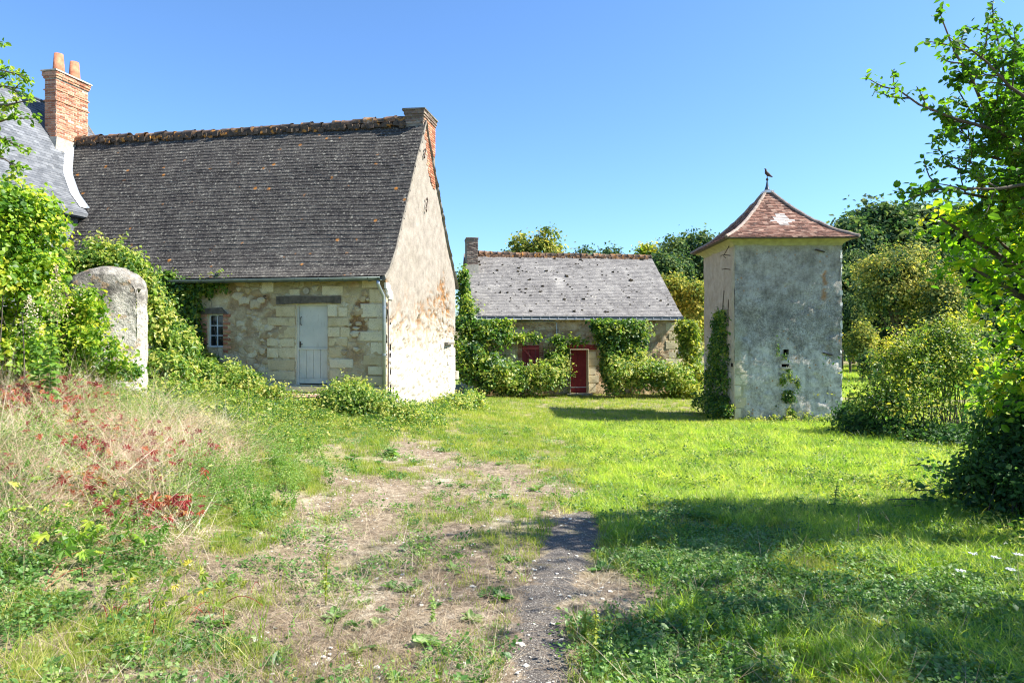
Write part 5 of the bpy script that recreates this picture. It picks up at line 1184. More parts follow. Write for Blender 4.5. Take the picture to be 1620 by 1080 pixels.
limbs += [lp((1690, 200, 5.7), (1610, 150, 5.6), (1560, 90, 5.6), (1525, 70, 5.6)), lp((1700, 260, 6.4), (1610, 240, 6.5), (1560, 210, 6.5), (1520, 150, 6.5)), lp((1700, 280, 5.6), (1600, 290, 5.5), (1540, 300, 5.5), (1475, 300, 5.5)), lp((1690, 150, 6.0), (1640, 110, 6.0), (1600, 60, 6.0))]
limb_tree('cherry_tree', 'open green leaved tree reaching its branches into the sky from the right edge', 'tree', (7.0, 5.9, gz1(7, 5.9)-.1), limbs, m_cherry, .056, 'near', twigs=17, lv=18, tw_len=.58, sub=4,
          blobs=[((7.2, 5.5, 4.7), (2.2, 1.5, .9)), ((9.2, 5.4, 3.6), (2.0, 1.7, 1.4)), ((8.8, 4.6, 2.0), (1.6, 1.4, 1.2)), ((9.2, 6.4, 2.2), (1.6, 1.3, 1.2)), ((5.6, 5.2, 4.9), (1.0, .9, .6)), ((7.2, 4.9, 4.8), (2.3, 1.0, .7)), ((8.8, 4.6, 5.2), (1.6, 1.1, .8))], bn=9500, bkw=dict(clump=.3, per=14, fill=.5, cut=.46), leafstart=.42)
# out of frame on the right: the neighbours whose shade lies across the yard
mp = [pb(1590, 390, 6.9, 40, 40, .5), pb(1525, 365, 7.0, 40, 20, .35), pb(1610, 470, 6.9, 42, 50, .5), pb(1600, 330, 6.8, 44, 30, .5), pb(1636, 560, 7.0, 30, 80, .5), pb(1495, 350, 7.0, 24, 12, .3), pb(1540, 425, 7.0, 34, 10, .3), pb(1600, 640, 7.1, 30, 50, .4), pb(1710, 450, 6.9, 50, 140, .6)]
mr = thing('maple_tree', 'bushy backlit yellow green maple filling the right edge of the frame', 'tree', (6.6, 7.0, gz1(6.6, 7.0)-.1)); mo = np.array(mr.location)
V, F, T = blob_leaves(mp, 6500, .075, 'near', clump=.2, per=9, lump=.8, fill=.45, flat=.8, up=.8, out=.4, cut=.44); ob('crown', mesh_np('crown', V-mo, [F], T), m_maple, mr)
b = MB(); b.tube([(0, 0, -.1), (.05, .05, 1.2), (-.1, 0, 2.2), (-.3, -.2, 3.2)], [.16, .13, .10, .05], 9)
for c, rr in [(x[0], x[1]) for x in mp]:
    e = np.array(c)-mo; s = np.array([-.05, 0, 1.4+.4*rng.random()]); b.tube([s, (s+e)/2+[0, 0, .1], e, e+unit(e-s)*rr[0]*.5], [.05, .03, .015, .006], 6, cap=False)
b.obj('trunk', m_bark, mr, True)
def crown_tree(name, label, base, h, blobs, n, size, mat, cat='tree', tr=.14, group=None, **kw):
    root = thing(name, label, cat, base, 0, group); bo = np.array(base, float)
    V, F, T = blob_leaves([((0, 0, 0)+np.array(c, float), r) for c, r in blobs], n, size, 'far', **kw)
    ob('crown', mesh_np('crown', V, [F], T), mat, root)
    b = MB(); b.tube([(0, 0, -.2), (.05, .03, h*.3), (-.04, .05, h*.6), (0, 0, h*.85)], [tr*1.3, tr, tr*.7, tr*.25], 9)
    for c, r in blobs: c = np.array(c, float); b.tube([(0, 0, h*.4), c*[.5, .5, .75], c], [tr*.5, tr*.3, tr*.1], 6, cap=False)
    b.obj('trunk', m_bark, root, True); return root
crown_tree('walnut_tree', 'spreading tree standing beside the yard to the right of the camera', (8.8, 3.2, -1.95), 6.5, [((-1.6, .2, 4.6), (1.7, .9, .8)), ((.2, 0, 5.2), (2.0, 1.3, 1.1)), ((-2.8, .5, 4.9), (1.3, .7, .6)), ((1.0, .6, 3.8), (1.6, 1.2, 1.2))], 9500, .13, m_cherry, clump=.4, per=14, fill=.5, cut=.48)
crown_tree('ash_tree', 'tall tree standing right of the camera behind its shoulder', (9.5, .2, -1.95), 6.5, [((-1, 0, 5), (2.4, 1.7, 1.5)), ((.8, .4, 3.9), (2, 1.7, 1.6)), ((-3.6, .9, 4.6), (1.6, .7, .7))], 8000, .14, m_cherry, clump=.4, per=16, fill=.5, cut=.42)

# ---- left edge tree
fl = np.array([-7.6, 7.9, .8])
limbs = [[fl, at(-40, 170, 7.6), at(0, 165, 7.5), at(40, 160, 7.5)], [fl, at(-30, 110, 7.6), at(0, 110, 7.5), at(32, 118, 7.5)], [fl, at(-20, 220, 7.7), at(10, 215, 7.6), at(36, 235, 7.6)], [fl, at(-30, 90, 7.8), at(-8, 70, 7.8)],
         [fl, at(-30, 250, 7.7), at(8, 245, 7.7), at(22, 262, 7.7)], [fl, at(-20, 190, 7.9), at(20, 190, 7.9), at(46, 188, 7.9)], [fl, at(-20, 130, 7.9), at(10, 140, 7.9), at(30, 140, 7.9)]]
limb_tree('hornbeam_tree', 'small leaved green tree whose twigs enter at the upper left edge before the slate roof', 'tree', (-7.7, 8.0, gz1(-7.7, 8)-.1), limbs, m_vine, .055, 'near', twigs=12, lv=15, tw_len=.34, sub=3, leafstart=.5, root_r=.1, spread=.7,
          blobs=[((-8.2, 8.0, 2.4), (1.5, 1, 1.6)), ((-8.4, 8.2, 1.0), (1.3, 1, 1.2))], bn=5000, bkw=dict(clump=.25, per=16, fill=.4))

# ---- trees behind
def far_tree(name, label, px, py_top, py_base, Y, rpx, mat, n=5200, lobes=6, size=.22, seed=0, group=None, sq=.8, cut=0.0):
    base = at(px, 525, Y); base[2] = gz1(base[0], base[1])-.3; topz = (525-py_top)/1080*Y; H = topz-base[2]; r = rpx/1080*Y
    rs = np.random.default_rng(seed+int(px*7+Y)); bl = []
    for i in range(lobes):
        a = rs.random()*6.28; q = rs.random()**.5*.62*r; zz = H-(r*.55)-(rs.random()*1.0)*(H*.45)*(.35+q/r); rr = r*(.42+.22*rs.random())
        bl.append(((math.cos(a)*q, math.sin(a)*q, zz), (rr, rr, rr*sq)))
    bl.append(((0, 0, H-r*.48), (r*.5, r*.5, r*.48))); bl.append(((0, 0, H*.55), (r*.75, r*.75, H*.3)))
    return crown_tree(name, label, base, H*.8, bl, n, size, mat, tr=.02*H, group=group, clump=size*2.6, per=13, lump=.2, fill=.25, cut=cut)
far_tree('walnut_tree', 'taller round yellow green crown above the barn ridge', 866, 362, 0, 46, 30, m_faryl, 5000, 5, .20, 1)
far_tree('walnut_tree', 'lower round tree crown above the barn ridge next to the taller lobe', 822, 372, 0, 46, 30, m_faryl, 5000, 5, .20, 2)
for k_, (px, top, Y, r, mt, lb) in enumerate(((925, 396, 66, 30, m_far, 'small dark crown peeping over the barn ridge beside the walnut crowns'), (968, 393, 66, 38, m_far, 'low dark crown over the middle right of the barn ridge'),
      (1021, 393, 60, 14, m_gold, 'small reddish brown crown at the right end of the barn ridge'), (1045, 404, 56, 28, m_far, 'airy green tree just right of the barn ridge end'))):
    far_tree('background_tree', lb, px, top, 0, Y, r, mt, 7500, 7, .26, 10+k_, 'trees beyond the farmyard')
far_tree('oak_tree', 'tall airy oak with sky showing through between barn and tower', 1068, 376, 0, 58, 36, m_far, 9000, 9, .27, 21, cut=.40)
far_tree('oak_tree', 'dark oak crown touching the tower roof eave on its left', 1104, 368, 0, 60, 36, m_far, 9000, 9, .27, 22)
far_tree('oak_tree', 'low dark oak crown filling in behind the barn ridge end', 1030, 394, 0, 64, 30, m_far, 7000, 8, .27, 25)
far_tree('hazel_tree', 'yellow green bushy hazel between the barn roof and the tower', 1065, 436, 0, 37, 26, m_faryl, 7000, 7, .13, 23)
far_tree('hazel_tree', 'second yellow green hazel close against the tower left side', 1100, 446, 0, 36, 26, m_faryl, 7000, 7, .13, 24)
far_tree('lime_tree', 'large rounded tree turning yellow behind the bush right of the tower', 1420, 383, 0, 50, 76, m_lime, 20000, 14, .19, 31)
far_tree('lime_tree', 'lower yellowing tree to the right of the large rounded one', 1500, 430, 0, 46, 46, m_lime, 9000, 8, .17, 32)
far_tree('willow_bush', 'small yellow leaved bush low beside the right arris of the tower', 1365, 512, 0, 44, 26, m_faryl, 4500, 5, .14, 33)
far_tree('elder_bush', 'grey green low bush on the bright meadow behind the tower', 1376, 556, 0, 40, 20, m_far, 3500, 4, .12, 34)
# wooded hillside: each tree its own thing
hill = [(1345, 350, 78, 44), (1390, 328, 84, 52), (1445, 322, 92, 56), (1505, 330, 90, 56), (1570, 335, 92, 60), (1635, 330, 90, 60), (1350, 400, 70, 38), (1330, 430, 64, 34), (1480, 390, 74, 50), (1540, 400, 72, 50), (1600, 400, 72, 50),
        (1650, 420, 66, 50), (1345, 470, 60, 30), (1470, 450, 62, 44), (1530, 460, 60, 44), (1590, 470, 60, 46), (1640, 490, 58, 44), (1300, 375, 82, 44), (1700, 360, 88, 60), (1250, 400, 84, 46), (1180, 410, 86, 48), (1700, 470, 60, 50), (1545, 520, 55, 36), (1480, 515, 55, 32), (1600, 530, 54, 40), (1140, 440, 70, 34), (1360, 372, 96, 50), (1415, 362, 100, 50), (1540, 360, 100, 60), (1465, 352, 104, 60), (1605, 362, 98, 60), (1520, 490, 66, 40), (1445, 420, 80, 44), (1570, 430, 80, 44), (1500, 420, 84, 44), (1420, 500, 66, 30), (1395, 440, 76, 40), (1625, 440, 78, 44)]
words_ = ['first', 'second', 'third', 'fourth', 'fifth', 'sixth', 'seventh', 'eighth', 'ninth', 'tenth', 'eleventh', 'twelfth', 'thirteenth', 'fourteenth', 'fifteenth']
order = sorted(range(len(hill)), key=lambda i: hill[i][0])
protos = []
for k_, i in enumerate(order):
    px, top, Y, r = hill[i]; row = 'crest' if top < 380 else ('upper slope' if top < 440 else 'lower slope')
    same = [j for j in order if (('crest' if hill[j][1] < 380 else ('upper slope' if hill[j][1] < 440 else 'lower slope')) == row)]
    lb = 'woodland tree on the hill %s, %s from the left' % (row, words_[same.index(i)])
    if len(protos) < 5:
        t_ = far_tree('hillside_tree', lb, px, top, 0, Y, r, m_far, 22000, 12, .33, 50+k_, 'trees of the wooded hillside'); protos.append((t_, Y*r, (525-top)/1080*Y-t_.location.z))
    else:
        s_, yr, H0 = protos[k_ % 5]; t_ = s_.copy(); COL.objects.link(t_); base = at(px, 525, Y); base[2] = gz1(base[0], base[1])-.3; H = (525-top)/1080*Y-base[2]
        t_.location = base; t_.scale = (Y*r/yr, Y*r/yr, H/H0); t_.rotation_euler = (0, 0, rng.random()*6.28); t_['label'] = lb
        for c in s_.children: q = c.copy(); COL.objects.link(q); q.parent = t_
bpy.context.view_layer.update()
# ------------------------------------------------------------------ grass and weeds: stuff spread with geometry nodes
def protos(key, fn, n, mat):
    c = bpy.data.collections.new('variants_'+key)
    for i in range(n):
        V, F, T = fn(i); me = mesh_np('%s_variant' % key, V, F if isinstance(F, list) else [F], T); me.materials.append(mat)
        o = bpy.data.objects.new('%s_variant' % key, me); c.objects.link(o)
    return c
def blades(n, h, w_, spread, lean=.5, seg=3, hj=.35, curl=.6):
    V, F, T = [], [], []; o = 0
    for i in range(n):
        a = rng.random()*6.28; r = spread*rng.random()**.6; p = np.array([math.cos(a)*r, math.sin(a)*r, -.01]); H = h*(1+rng.normal(0, hj)); H = max(H, h*.3)
        d = rng.random()*6.28; l = lean*(.3+rng.random()); dx = np.array([math.cos(d), math.sin(d), 0]); sx = np.array([-dx[1], dx[0], 0]); t0 = rng.random()
        for k in range(seg):
            t = k/seg; q = p+dx*H*l*(t**1.6)*curl*1.3+np.array([0, 0, H*t*(1-.25*l*t)]); ww = w_*(1-t*.75)
            V += [q-sx*ww, q+sx*ww]; T += [t0, t0]
        q = p+dx*H*l*curl*1.3+np.array([0, 0, H*(1-.25*l)]); V.append(q); T.append(t0)
        for k in range(seg-1): F.append((o+2*k, o+2*k+1, o+2*k+3, o+2*k+2))
        F.append((o+2*seg-2, o+2*seg-1, o+2*seg, o+2*seg)); o += 2*seg+1
    V = np.array(V); F4 = np.array([f for f in F if f[2] != f[3]]); F3 = np.array([f[:3] for f in F if f[2] == f[3]])
    return V, [F4, F3], np.array(T)
def rosette(n, L, up=.45, shape='near', jit=.3, base=0.0, h=0):
    a = np.arange(n)*2.4+rng.random()*6; P = np.zeros((n, 3)); P[:, 2] = base+rng.random(n)*h
    T = np.stack([np.cos(a), np.sin(a), up+rng.normal(0, .25, n)], -1); T = unit(T); N = unit(np.cross(np.cross(T, [0, 0, 1.0]), T)+rng.normal(0, .15, (n, 3))); B = np.cross(N, T); S = L*(.6+.6*rng.random(n))
    t, q = LEAF[shape]; k = len(t); t = t.copy(); t[:, 0] *= .75
    V = P[:, None]+S[:, None, None]*(t[None, :, 0, None]*B[:, None]+t[None, :, 1, None]*T[:, None]+t[None, :, 2, None]*N[:, None])
    o = np.arange(n)[:, None]*k; return V.reshape(-1, 3), np.concatenate([o+list(f) for f in q]), np.repeat(rng.random(n)*.6+.2, k)
def cushion(n, r, L, h=.04, shape='far'):
    P = rng.normal(0, r*.5, (n, 3)); P[:, 2] = rng.random(n)*h; N = unit(np.array([0, 0, .9])+rng.normal(0, .45, (n, 3)))
    return leaves(P, N, L*np.exp(rng.normal(0, .3, n)), rng.random(n), shape, 0)
def spire(H, n, L, shape='far', thin=.8):
    z = np.linspace(.05, 1, n)**.9*H; a = np.arange(n)*2.4; P = np.stack([.008*np.cos(a), .008*np.sin(a), z], -1); P[:, 0] += .06*H*(z/H)**2
    N = unit(np.stack([np.cos(a)*.5, np.sin(a)*.5, np.ones(n)], -1)); return leaves(P, N, L*(1-thin*z/H*.7), np.clip(.35+.5*z/H+rng.normal(0, .1, n), 0, 1), shape, -.2)
def wisps(H, n, L, br=9):
    parts = []
    for i in range(br):
        a = rng.random()*6.28; l = .25+.3*rng.random(); h = H*(.6+.5*rng.random()); m = n//br; t = np.linspace(.1, 1, m); P = np.stack([math.cos(a)*l*h*t**1.5, math.sin(a)*l*h*t**1.5, h*t], -1)+rng.normal(0, .012, (m, 3))
        N = unit(rng.normal(0, 1, (m, 3))); parts.append(leaves(P, N, np.full(m, L)*(1.1-.5*t), np.clip(.3+.5*t+rng.normal(0, .1, m), 0, 1), 'far', -.6))
    return join(parts)
def pebble(i):
    me = ROUNDS[i]; n = len(me.vertices); V = np.zeros(n*3); me.vertices.foreach_get('co', V); V = V.reshape(-1, 3)[:, [0, 2, 1]]*[1, .8, -.5]
    q = [tuple(p.vertices) for p in me.polygons]; return V, [np.array([f[::-1] for f in q if len(f) == 4]), np.array([f[::-1] for f in q if len(f) == 3])], np.full(n, .5)
def _ng():
    g = bpy.data.node_groups.new('spread', 'GeometryNodeTree'); g.interface.new_socket('Geometry', in_out='INPUT', socket_type='NodeSocketGeometry'); g.interface.new_socket('Collection', in_out='INPUT', socket_type='NodeSocketCollection')
    g.interface.new_socket('Geometry', in_out='OUTPUT', socket_type='NodeSocketGeometry'); N = g.nodes; L = g.links.new
    i, o = N.new('NodeGroupInput'), N.new('NodeGroupOutput'); m = N.new('GeometryNodeInstanceOnPoints'); c = N.new('GeometryNodeCollectionInfo'); c.inputs['Separate Children'].default_value = True; c.inputs['Reset Children'].default_value = True
    def at_(nm, ty):
        a = N.new('GeometryNodeInputNamedAttribute'); a.data_type = ty; a.inputs[0].default_value = nm; return a.outputs[0]
    L(i.outputs[0], m.inputs['Points']); L(i.outputs[1], c.inputs[0]); L(c.outputs[0], m.inputs['Instance']); m.inputs['Pick Instance'].default_value = True
    L(at_('pick', 'INT'), m.inputs['Instance Index']); L(at_('scl', 'FLOAT_VECTOR'), m.inputs['Scale'])
    e = N.new('FunctionNodeEulerToRotation'); L(at_('rot', 'FLOAT_VECTOR'), e.inputs[0]); L(e.outputs[0], m.inputs['Rotation']); L(m.outputs[0], o.inputs[0]); return g
NG = _ng()
def spread(name, label, cat, P, coll, scale, tilt=.12, kind='stuff', hs_=None):
    me = bpy.data.meshes.new(name); n = len(P); me.vertices.add(n); me.vertices.foreach_set('co', np.asarray(P, np.float32).ravel())
    a = me.attributes.new('pick', 'INT', 'POINT'); a.data.foreach_set('value', rng.integers(0, len(coll.objects), n).astype(np.int32))
    r = np.stack([rng.normal(0, tilt, n), rng.normal(0, tilt, n), rng.random(n)*6.28], -1).astype(np.float32)
    a = me.attributes.new('rot', 'FLOAT_VECTOR', 'POINT'); a.data.foreach_set('vector', r.ravel())
    s = np.repeat(np.asarray(scale, np.float32)[:, None], 3, 1)
    if hs_ is not None: s[:, 2] *= hs_
    a = me.attributes.new('scl', 'FLOAT_VECTOR', 'POINT'); a.data.foreach_set('vector', s.ravel())
    o = bpy.data.objects.new(name, me); COL.objects.link(o); md = o.modifiers.new('spread', 'NODES'); md.node_group = NG
    md[[s_.identifier for s_ in NG.interface.items_tree if s_.name == 'Collection'][0]] = coll
    tag(o, label, cat, kind=kind); return o
def sample(n, y0=2.6, y1=32, pw=1.0, xlim=1.0, marg=2.4):
    """random ground spots in the field the camera and its neighbours see, denser near by"""
    n = int(n*1.18); u = rng.random(n*2); y = np.exp(np.log(y0)+u*(np.log(y1)-np.log(y0))) if pw == 1 else y0+(y1-y0)*u**pw
    x = (rng.random(n*2)*2-1)*(y*.80+marg); k = np.arange(len(x))[:n]
    x, y = x[k], y[k]
    # outside buildings
    q = np.stack([x-HO[0], y-HO[1]], -1); lx = q[:, 0]*.984-q[:, 1]*.179; ly = q[:, 0]*.179+q[:, 1]*.984; bad = (lx < .02) & (ly > -.02)
    q = np.stack([x-TO[0], y-TO[1]], -1); bad |= (q[:, 0] > 0) & (q[:, 0] < TW) & (q[:, 1] > 0) & (q[:, 1] < TD)
    q = np.stack([x-BO[0], y-BO[1]], -1); lx = q[:, 0]*.989+q[:, 1]*.148; ly = -q[:, 0]*.148+q[:, 1]*.989; bad |= (lx > 0) & (ly > W0) & (ly < 8.3) & (lx < BL)
    return x[~bad], y[~bad]
def z3(x, y): return np.stack([x, y, gz(x, y)], -1)
DS = lambda y: np.clip((y/7)**.4, .8, 1.7)        # tufts farther off stand for more blades
c_short = protos('short_grass', lambda i: blades(16, .055, .0022, .05, .8), 6, m_grass)
c_long = protos('lush_grass', lambda i: blades(24, .085, .003, .075, 1.2), 6, m_lush)
c_straw = protos('straw', lambda i: blades(22, .15, .0014, .11, 2.4, curl=1.0), 6, m_straw)
c_dead = protos('dead_stalk', lambda i: blades(8, .045, .0014, .05, 3.0, curl=1.2), 5, m_litter)
c_ros = protos('rosette', lambda i: rosette(int(rng.integers(9, 16)), .11), 6, m_herb)
c_cush = protos('ground_cover', lambda i: cushion(60, .10, .017, .05), 6, m_herb)
c_bram = protos('low_herb', lambda i: cushion(44, .12, .028, .12, 'near'), 5, m_bramble)
c_spire = protos('upright_weed', lambda i: spire(.20+.1*rng.random(), 34, .035), 5, m_feather)
c_wisp = protos('feathery_weed', lambda i: wisps(.34, 130, .03), 5, m_feather)
c_peb = protos('pebble', pebble, 6, plain('chalk_pebble', (.55, .52, .45), .9, .25, 20, .1))
def cov(x, y): 
    d, l, dr, h = cover(x, y); return d, l, dr, h, asphalt_d(x, y)
# thin turf everywhere that is not dirt
x, y = sample(150000); d, l, dr, h, tr = cov(x, y); pt = fbm(x*2.2, y*2.2, 77, 4)
k = (rng.random(len(x)) < (1-.88*d)*(1-l*.55)*(1-.8*dr)*ss(.36, .56, pt+.10*h+.14*ss(9, 15, y))) & (tr > 1.05); x, y = x[k], y[k]
x0_, y0_ = x, y
spread('grass', 'thin short yellowish turf between bare patches of the yard', 'grass', z3(x, y), c_short, DS(y)*(.7+.7*rng.random(len(x))))
# bright lush meadow grass
x, y = sample(150000, 3.0, 32); d, l, dr, h, tr = cov(x, y)
k = rng.random(len(x)) < l*(.25+.9*ss(.3, .6, fbm(x*1.6, y*1.6, 33, 4))); x, y = x[k], y[k]
spread('lush_grass', 'bright green longer grass of the sunlit lawn before the tower', 'grass', z3(x, y), c_long, DS(y)*(.45+.65*rng.random(len(x)))*(.3+1.3*fbm(x*1.3, y*1.3, 35, 3))*np.where(y > 18.3, .6, 1), .35)
x, y = sample(16000, 6.5, 22); d, l, dr, h, tr = cov(x, y); k = rng.random(len(x)) < l*ss(.45, .6, fbm(x*2.1, y*2.1, 36, 3))*.8; x, y = x[k], y[k]
spread('lawn_herbs', 'low broad leaved herbs among the bright lawn grass', 'herbs', z3(x, y), c_bram, .5+.6*rng.random(len(x)), .25)
# meadow behind the tower
n = 26000; y = 33+35*rng.random(n)**.8; x = (.28+.52*rng.random(n))*y
spread('meadow_grass', 'pale bright meadow grass behind the tower', 'grass', z3(x, y), c_long, 2.0+1.2*rng.random(n), .2)
# grass of shaded lower right and frame bottom, longer tufts
x, y = sample(80000, 2.6, 8.2); d, l, dr, h, tr = cov(x, y); pt = fbm(x*1.3, y*1.3, 55, 4)
k = (rng.random(len(x)) < h*ss(.44, .60, pt+.10*ss(1.5, 4.5, x))*1.2) & (tr > 1.3); x, y = x[k], y[k]
spread('shade_grass', 'longer green grass tufts in the tree shade', 'grass', z3(x, y), c_long, .55+.75*rng.random(len(x)), .25)
# broad-leaved cover
x, y = sample(30000, 2.6, 16); d, l, dr, h, tr = cov(x, y); pt = fbm(x*1.7, y*1.7, 66, 4)
k = (rng.random(len(x)) < (.8*h+.34*(1-.8*d)*(1-l))*ss(.42, .62, pt+.06*h)) & (tr > .95); x, y = x[k], y[k]
spread('ground_cover', 'low small leaved ground cover in the shade and on the path edges', 'ground cover', z3(x, y), c_cush, .8+.8*rng.random(len(x)), .2)
x, y = sample(11000, 2.6, 18); d, l, dr, h, tr = cov(x, y); pt = fbm(x*1.1, y*1.1, 67, 3)
k = (rng.random(len(x)) < (.7*h+.28*(1-d)+.08)*ss(.42, .6, pt)*(1-.6*dr)) & (tr > 1.2); x, y = x[k], y[k]
spread('rosette_weeds', 'flat leafy rosettes dotted over the turf', 'weeds', z3(x, y), c_ros, .35+.6*rng.random(len(x)), .12)
x, y = sample(26000, 4, 18); d, l, dr, h, tr = cov(x, y); q = ss(-2.6, -3.6, x+(fbm(x, y, 70)-.5)*2)*ss(9.0, 11, y)+ss(-1.0, -2.0, x)*ss(12, 14, y)*.8+.35*ss(4.2, 5.4, x-.28*(y-7))*ss(10, 8, y)
k = rng.random(len(x)) < q*ss(.38, .58, fbm(x*1.5, y*1.5, 71, 3))*.75; x, y = x[k], y[k]
spread('low_herbs', 'leafy green herbs below the brambles and the farmhouse wall', 'herbs', z3(x, y), c_bram, .8+.9*rng.random(len(x)), .2)
c_tuft = protos('wild_tuft', lambda i: blades(16, .16, .0022, .05, 1.2), 5, m_grass)
x, y = sample(5200, 2.6, 16); d, l, dr, h, tr = cov(x, y); k = (rng.random(len(x)) < (.10+.35*(1-d)*(1-l))*ss(.4, .6, fbm(x*1.4, y*1.4, 68, 3))) & (tr > 1.2); x, y = x[k], y[k]
spread('wild_grass_tufts', 'taller loose grass tufts at the edges of the track', 'grass', z3(x, y), c_tuft, .6+.8*rng.random(len(x)), .25)
# straw and dry bank
x, y = sample(60000, 3.2, 12); d, l, dr, h, tr = cov(x, y); k = rng.random(len(x)) < dr*.9*(x < -2)*ss(.36, .56, fbm(x*2.4, y*2.4, 96, 3)); x, y = x[k], y[k]
spread('dry_grass', 'tangled pale dry grass covering the bank on the left', 'dry grass', z3(x, y), c_straw, .6+.8*rng.random(len(x)), .7)
x, y = sample(30000, 3.2, 12); d, l, dr, h, tr = cov(x, y); k = (rng.random(len(x)) < dr*ss(.34, .52, fbm(x*1.8, y*1.8, 95, 3))) & (x < -2); x, y = x[k], y[k]
spread('bank_herbs', 'yellow green herbs growing through the dry grass of the bank', 'herbs', z3(x, y)+[0, 0, .03], c_bram, .5+.7*rng.random(len(x)), .3)
x, y = sample(34000, 2.6, 13); d, l, dr, h, tr = cov(x, y); k = (rng.random(len(x)) < .25+.45*d) & (tr > 1.0); x, y = x[k], y[k]
spread('straw_litter', 'dead grass litter on the trodden track', 'straw', z3(x, y), c_dead, .6+.8*rng.random(len(x)), .3)
x, y = sample(26000, 2.6, 13); d, l, dr, h, tr = cov(x, y); k = rng.random(len(x)) < (d+.06)*ss(.45, .66, fbm(x*2, y*2, 91, 3)); x, y = x[k], y[k]
spread('pebbles', 'white chalk pebbles pressed into the track', 'gravel', z3(x, y)+[0, 0, .004], c_peb, .006+.034*rng.random(len(x))**4, .2, hs_=.4)
n = 1500; y = 2.6+4.3*rng.random(n); x = np.interp(y, AS[:, 1], AS[:, 0])+np.interp(y, AS[:, 1], AS[:, 2])*rng.normal(0, .7, n)
spread('grit', 'loose grit on the worn asphalt strip', 'gravel', z3(x, y)+[0, 0, .002], c_peb, .003+.004*rng.random(n), .2, hs_=.5)
# feathery weeds left of the track
x, y = sample(5200, 4.6, 12); q = ss(1, .3, np.hypot((x+2.75)/.75, (y-7.2)/1.5)+(fbm(x*2, y*2, 81)-.5))+ss(1, .3, np.hypot((x+3.3)/.8, (y-9.8)/1.6)+(fbm(x*2, y*2, 82)-.5))*.6
k = rng.random(len(x)) < q; x, y = x[k], y[k]
y_ = y; spread('feathery_weeds', 'soft feathery green weeds between the dry bank and the track', 'weeds', z3(x, y), c_wisp, .55+.55*rng.random(len(x)), .2)
x, y = sample(2600, 2.7, 8); d, l, dr, h, tr = cov(x, y); k = (rng.random(len(x)) < .10+.5*ss(.35, .9, x)*ss(5.5, 4.8, y)*ss(1.6, 1.0, x)) & (tr > 1.25); x, y = x[k], y[k]
spread('upright_weeds', 'small upright leafy weeds beside the asphalt strip', 'weeds', z3(x, y), c_spire, .5+.6*rng.random(len(x)), .15)

x, y = sample(9000, 4.2, 12); d, l, dr, h, tr = cov(x, y); k = rng.random(len(x)) < dr*ss(.45, .62, fbm(x*1.5, y*1.5, 97, 3))*.8; x, y = x[k], y[k]
spread('bank_weeds', 'green feathery weed stems standing in the dry bank grass', 'weeds', z3(x, y), c_wisp, .5+.6*rng.random(len(x)), .25)
# ------------------------------------------------------------------ single plants
def creeper(label, blobs, n, mat=m_red, size=.065, shape='palm', grp='red creeper patches on the bank'):
    P = []; N = []
    for c, r in blobs:
        c = np.array(c); k = n//len(blobs); x = c[0]+rng.normal(0, r, k); y = c[1]+rng.normal(0, r*.9, k); P.append(np.stack([x, y, gz(x, y)+.08+.20*rng.random(k)], -1))
    P = np.concatenate(P); c0 = P.mean(0); c0[2] = gz1(c0[0], c0[1]); r_ = thing('red_creeper', label, 'creeper', c0, 0, grp)
    V, F, T = leaves(P, unit(np.array([.1, -.35, .7])+rng.normal(0, .4, P.shape)), size*np.exp(rng.normal(0, .25, len(P))), np.clip(rng.normal(.38, .25, len(P)), 0, 1), shape, .3)
    ob('leaves', mesh_np('leaves', V-c0, [F], T), mat, r_); b = MB()
    for c, r in blobs:
        for i in range(4):
            a = np.array([c[0]+rng.normal(0, r), c[1]+rng.normal(0, r)]); e = a+rng.normal(0, r*1.0, 2); t = np.linspace(0, 1, 7); q = a[None]*(1-t[:, None])+e[None]*t[:, None]
            b.tube(np.c_[q, gz(q[:, 0], q[:, 1])+.03+.05*np.sin(t*3)]-c0, .0022, 4, cap=False)
    b.obj('stem', m_red, r_); return r_
def gp(px, py):   # ground point seen at a photo pixel
    ys = np.linspace(3, 34, 500); X = (px-810)/1080*ys; f = gz(X, ys)-(525-py)/1080*ys; i = np.argmax(f > 0) if (f > 0).any() else 0
    return (X[i], ys[i])
creeper('crimson creeper leaves at the upper left of the dry bank below the vine', [(gp(40, 665), .32), (gp(85, 650), .3), (gp(10, 645), .3)], 300, size=.065)
creeper('crimson and green creeper on the middle of the dry bank', [(gp(150, 745), .16), (gp(215, 770), .3), (gp(100, 790), .2)], 150, size=.06)
creeper('deep red creeper sprig at the right end of the bank foot', [(gp(235, 830), .10), (gp(285, 835), .07), (gp(225, 855), .14)], 70, size=.06)
creeper('dark red creeper leaves scattered over the upper right part of the bank', [(gp(170, 700), .3), (gp(240, 735), .3), (gp(120, 700), .25), (gp(300, 720), .2)], 150, size=.055)
creeper('orange tinged creeper below the gate pillar', [(gp(75, 625), .25), (gp(115, 630), .25), (gp(150, 640), .2)], 60)
creeper('pale green creeper with yellow leaflets on the lower left of the bank', [(gp(60, 850), .3), (gp(10, 850), .3), (gp(150, 880), .25), (gp(110, 890), .2), (gp(20, 800), .2)], 130, m_vine, .06, grp='green creeper patches on the bank')
creeper('thin yellow and orange creeper sprig on the track edge below the bank', [(gp(290, 985), .14), (gp(330, 975), .12), (gp(190, 975), .06)], 36, m_gold, .05, grp='green creeper patches on the bank')
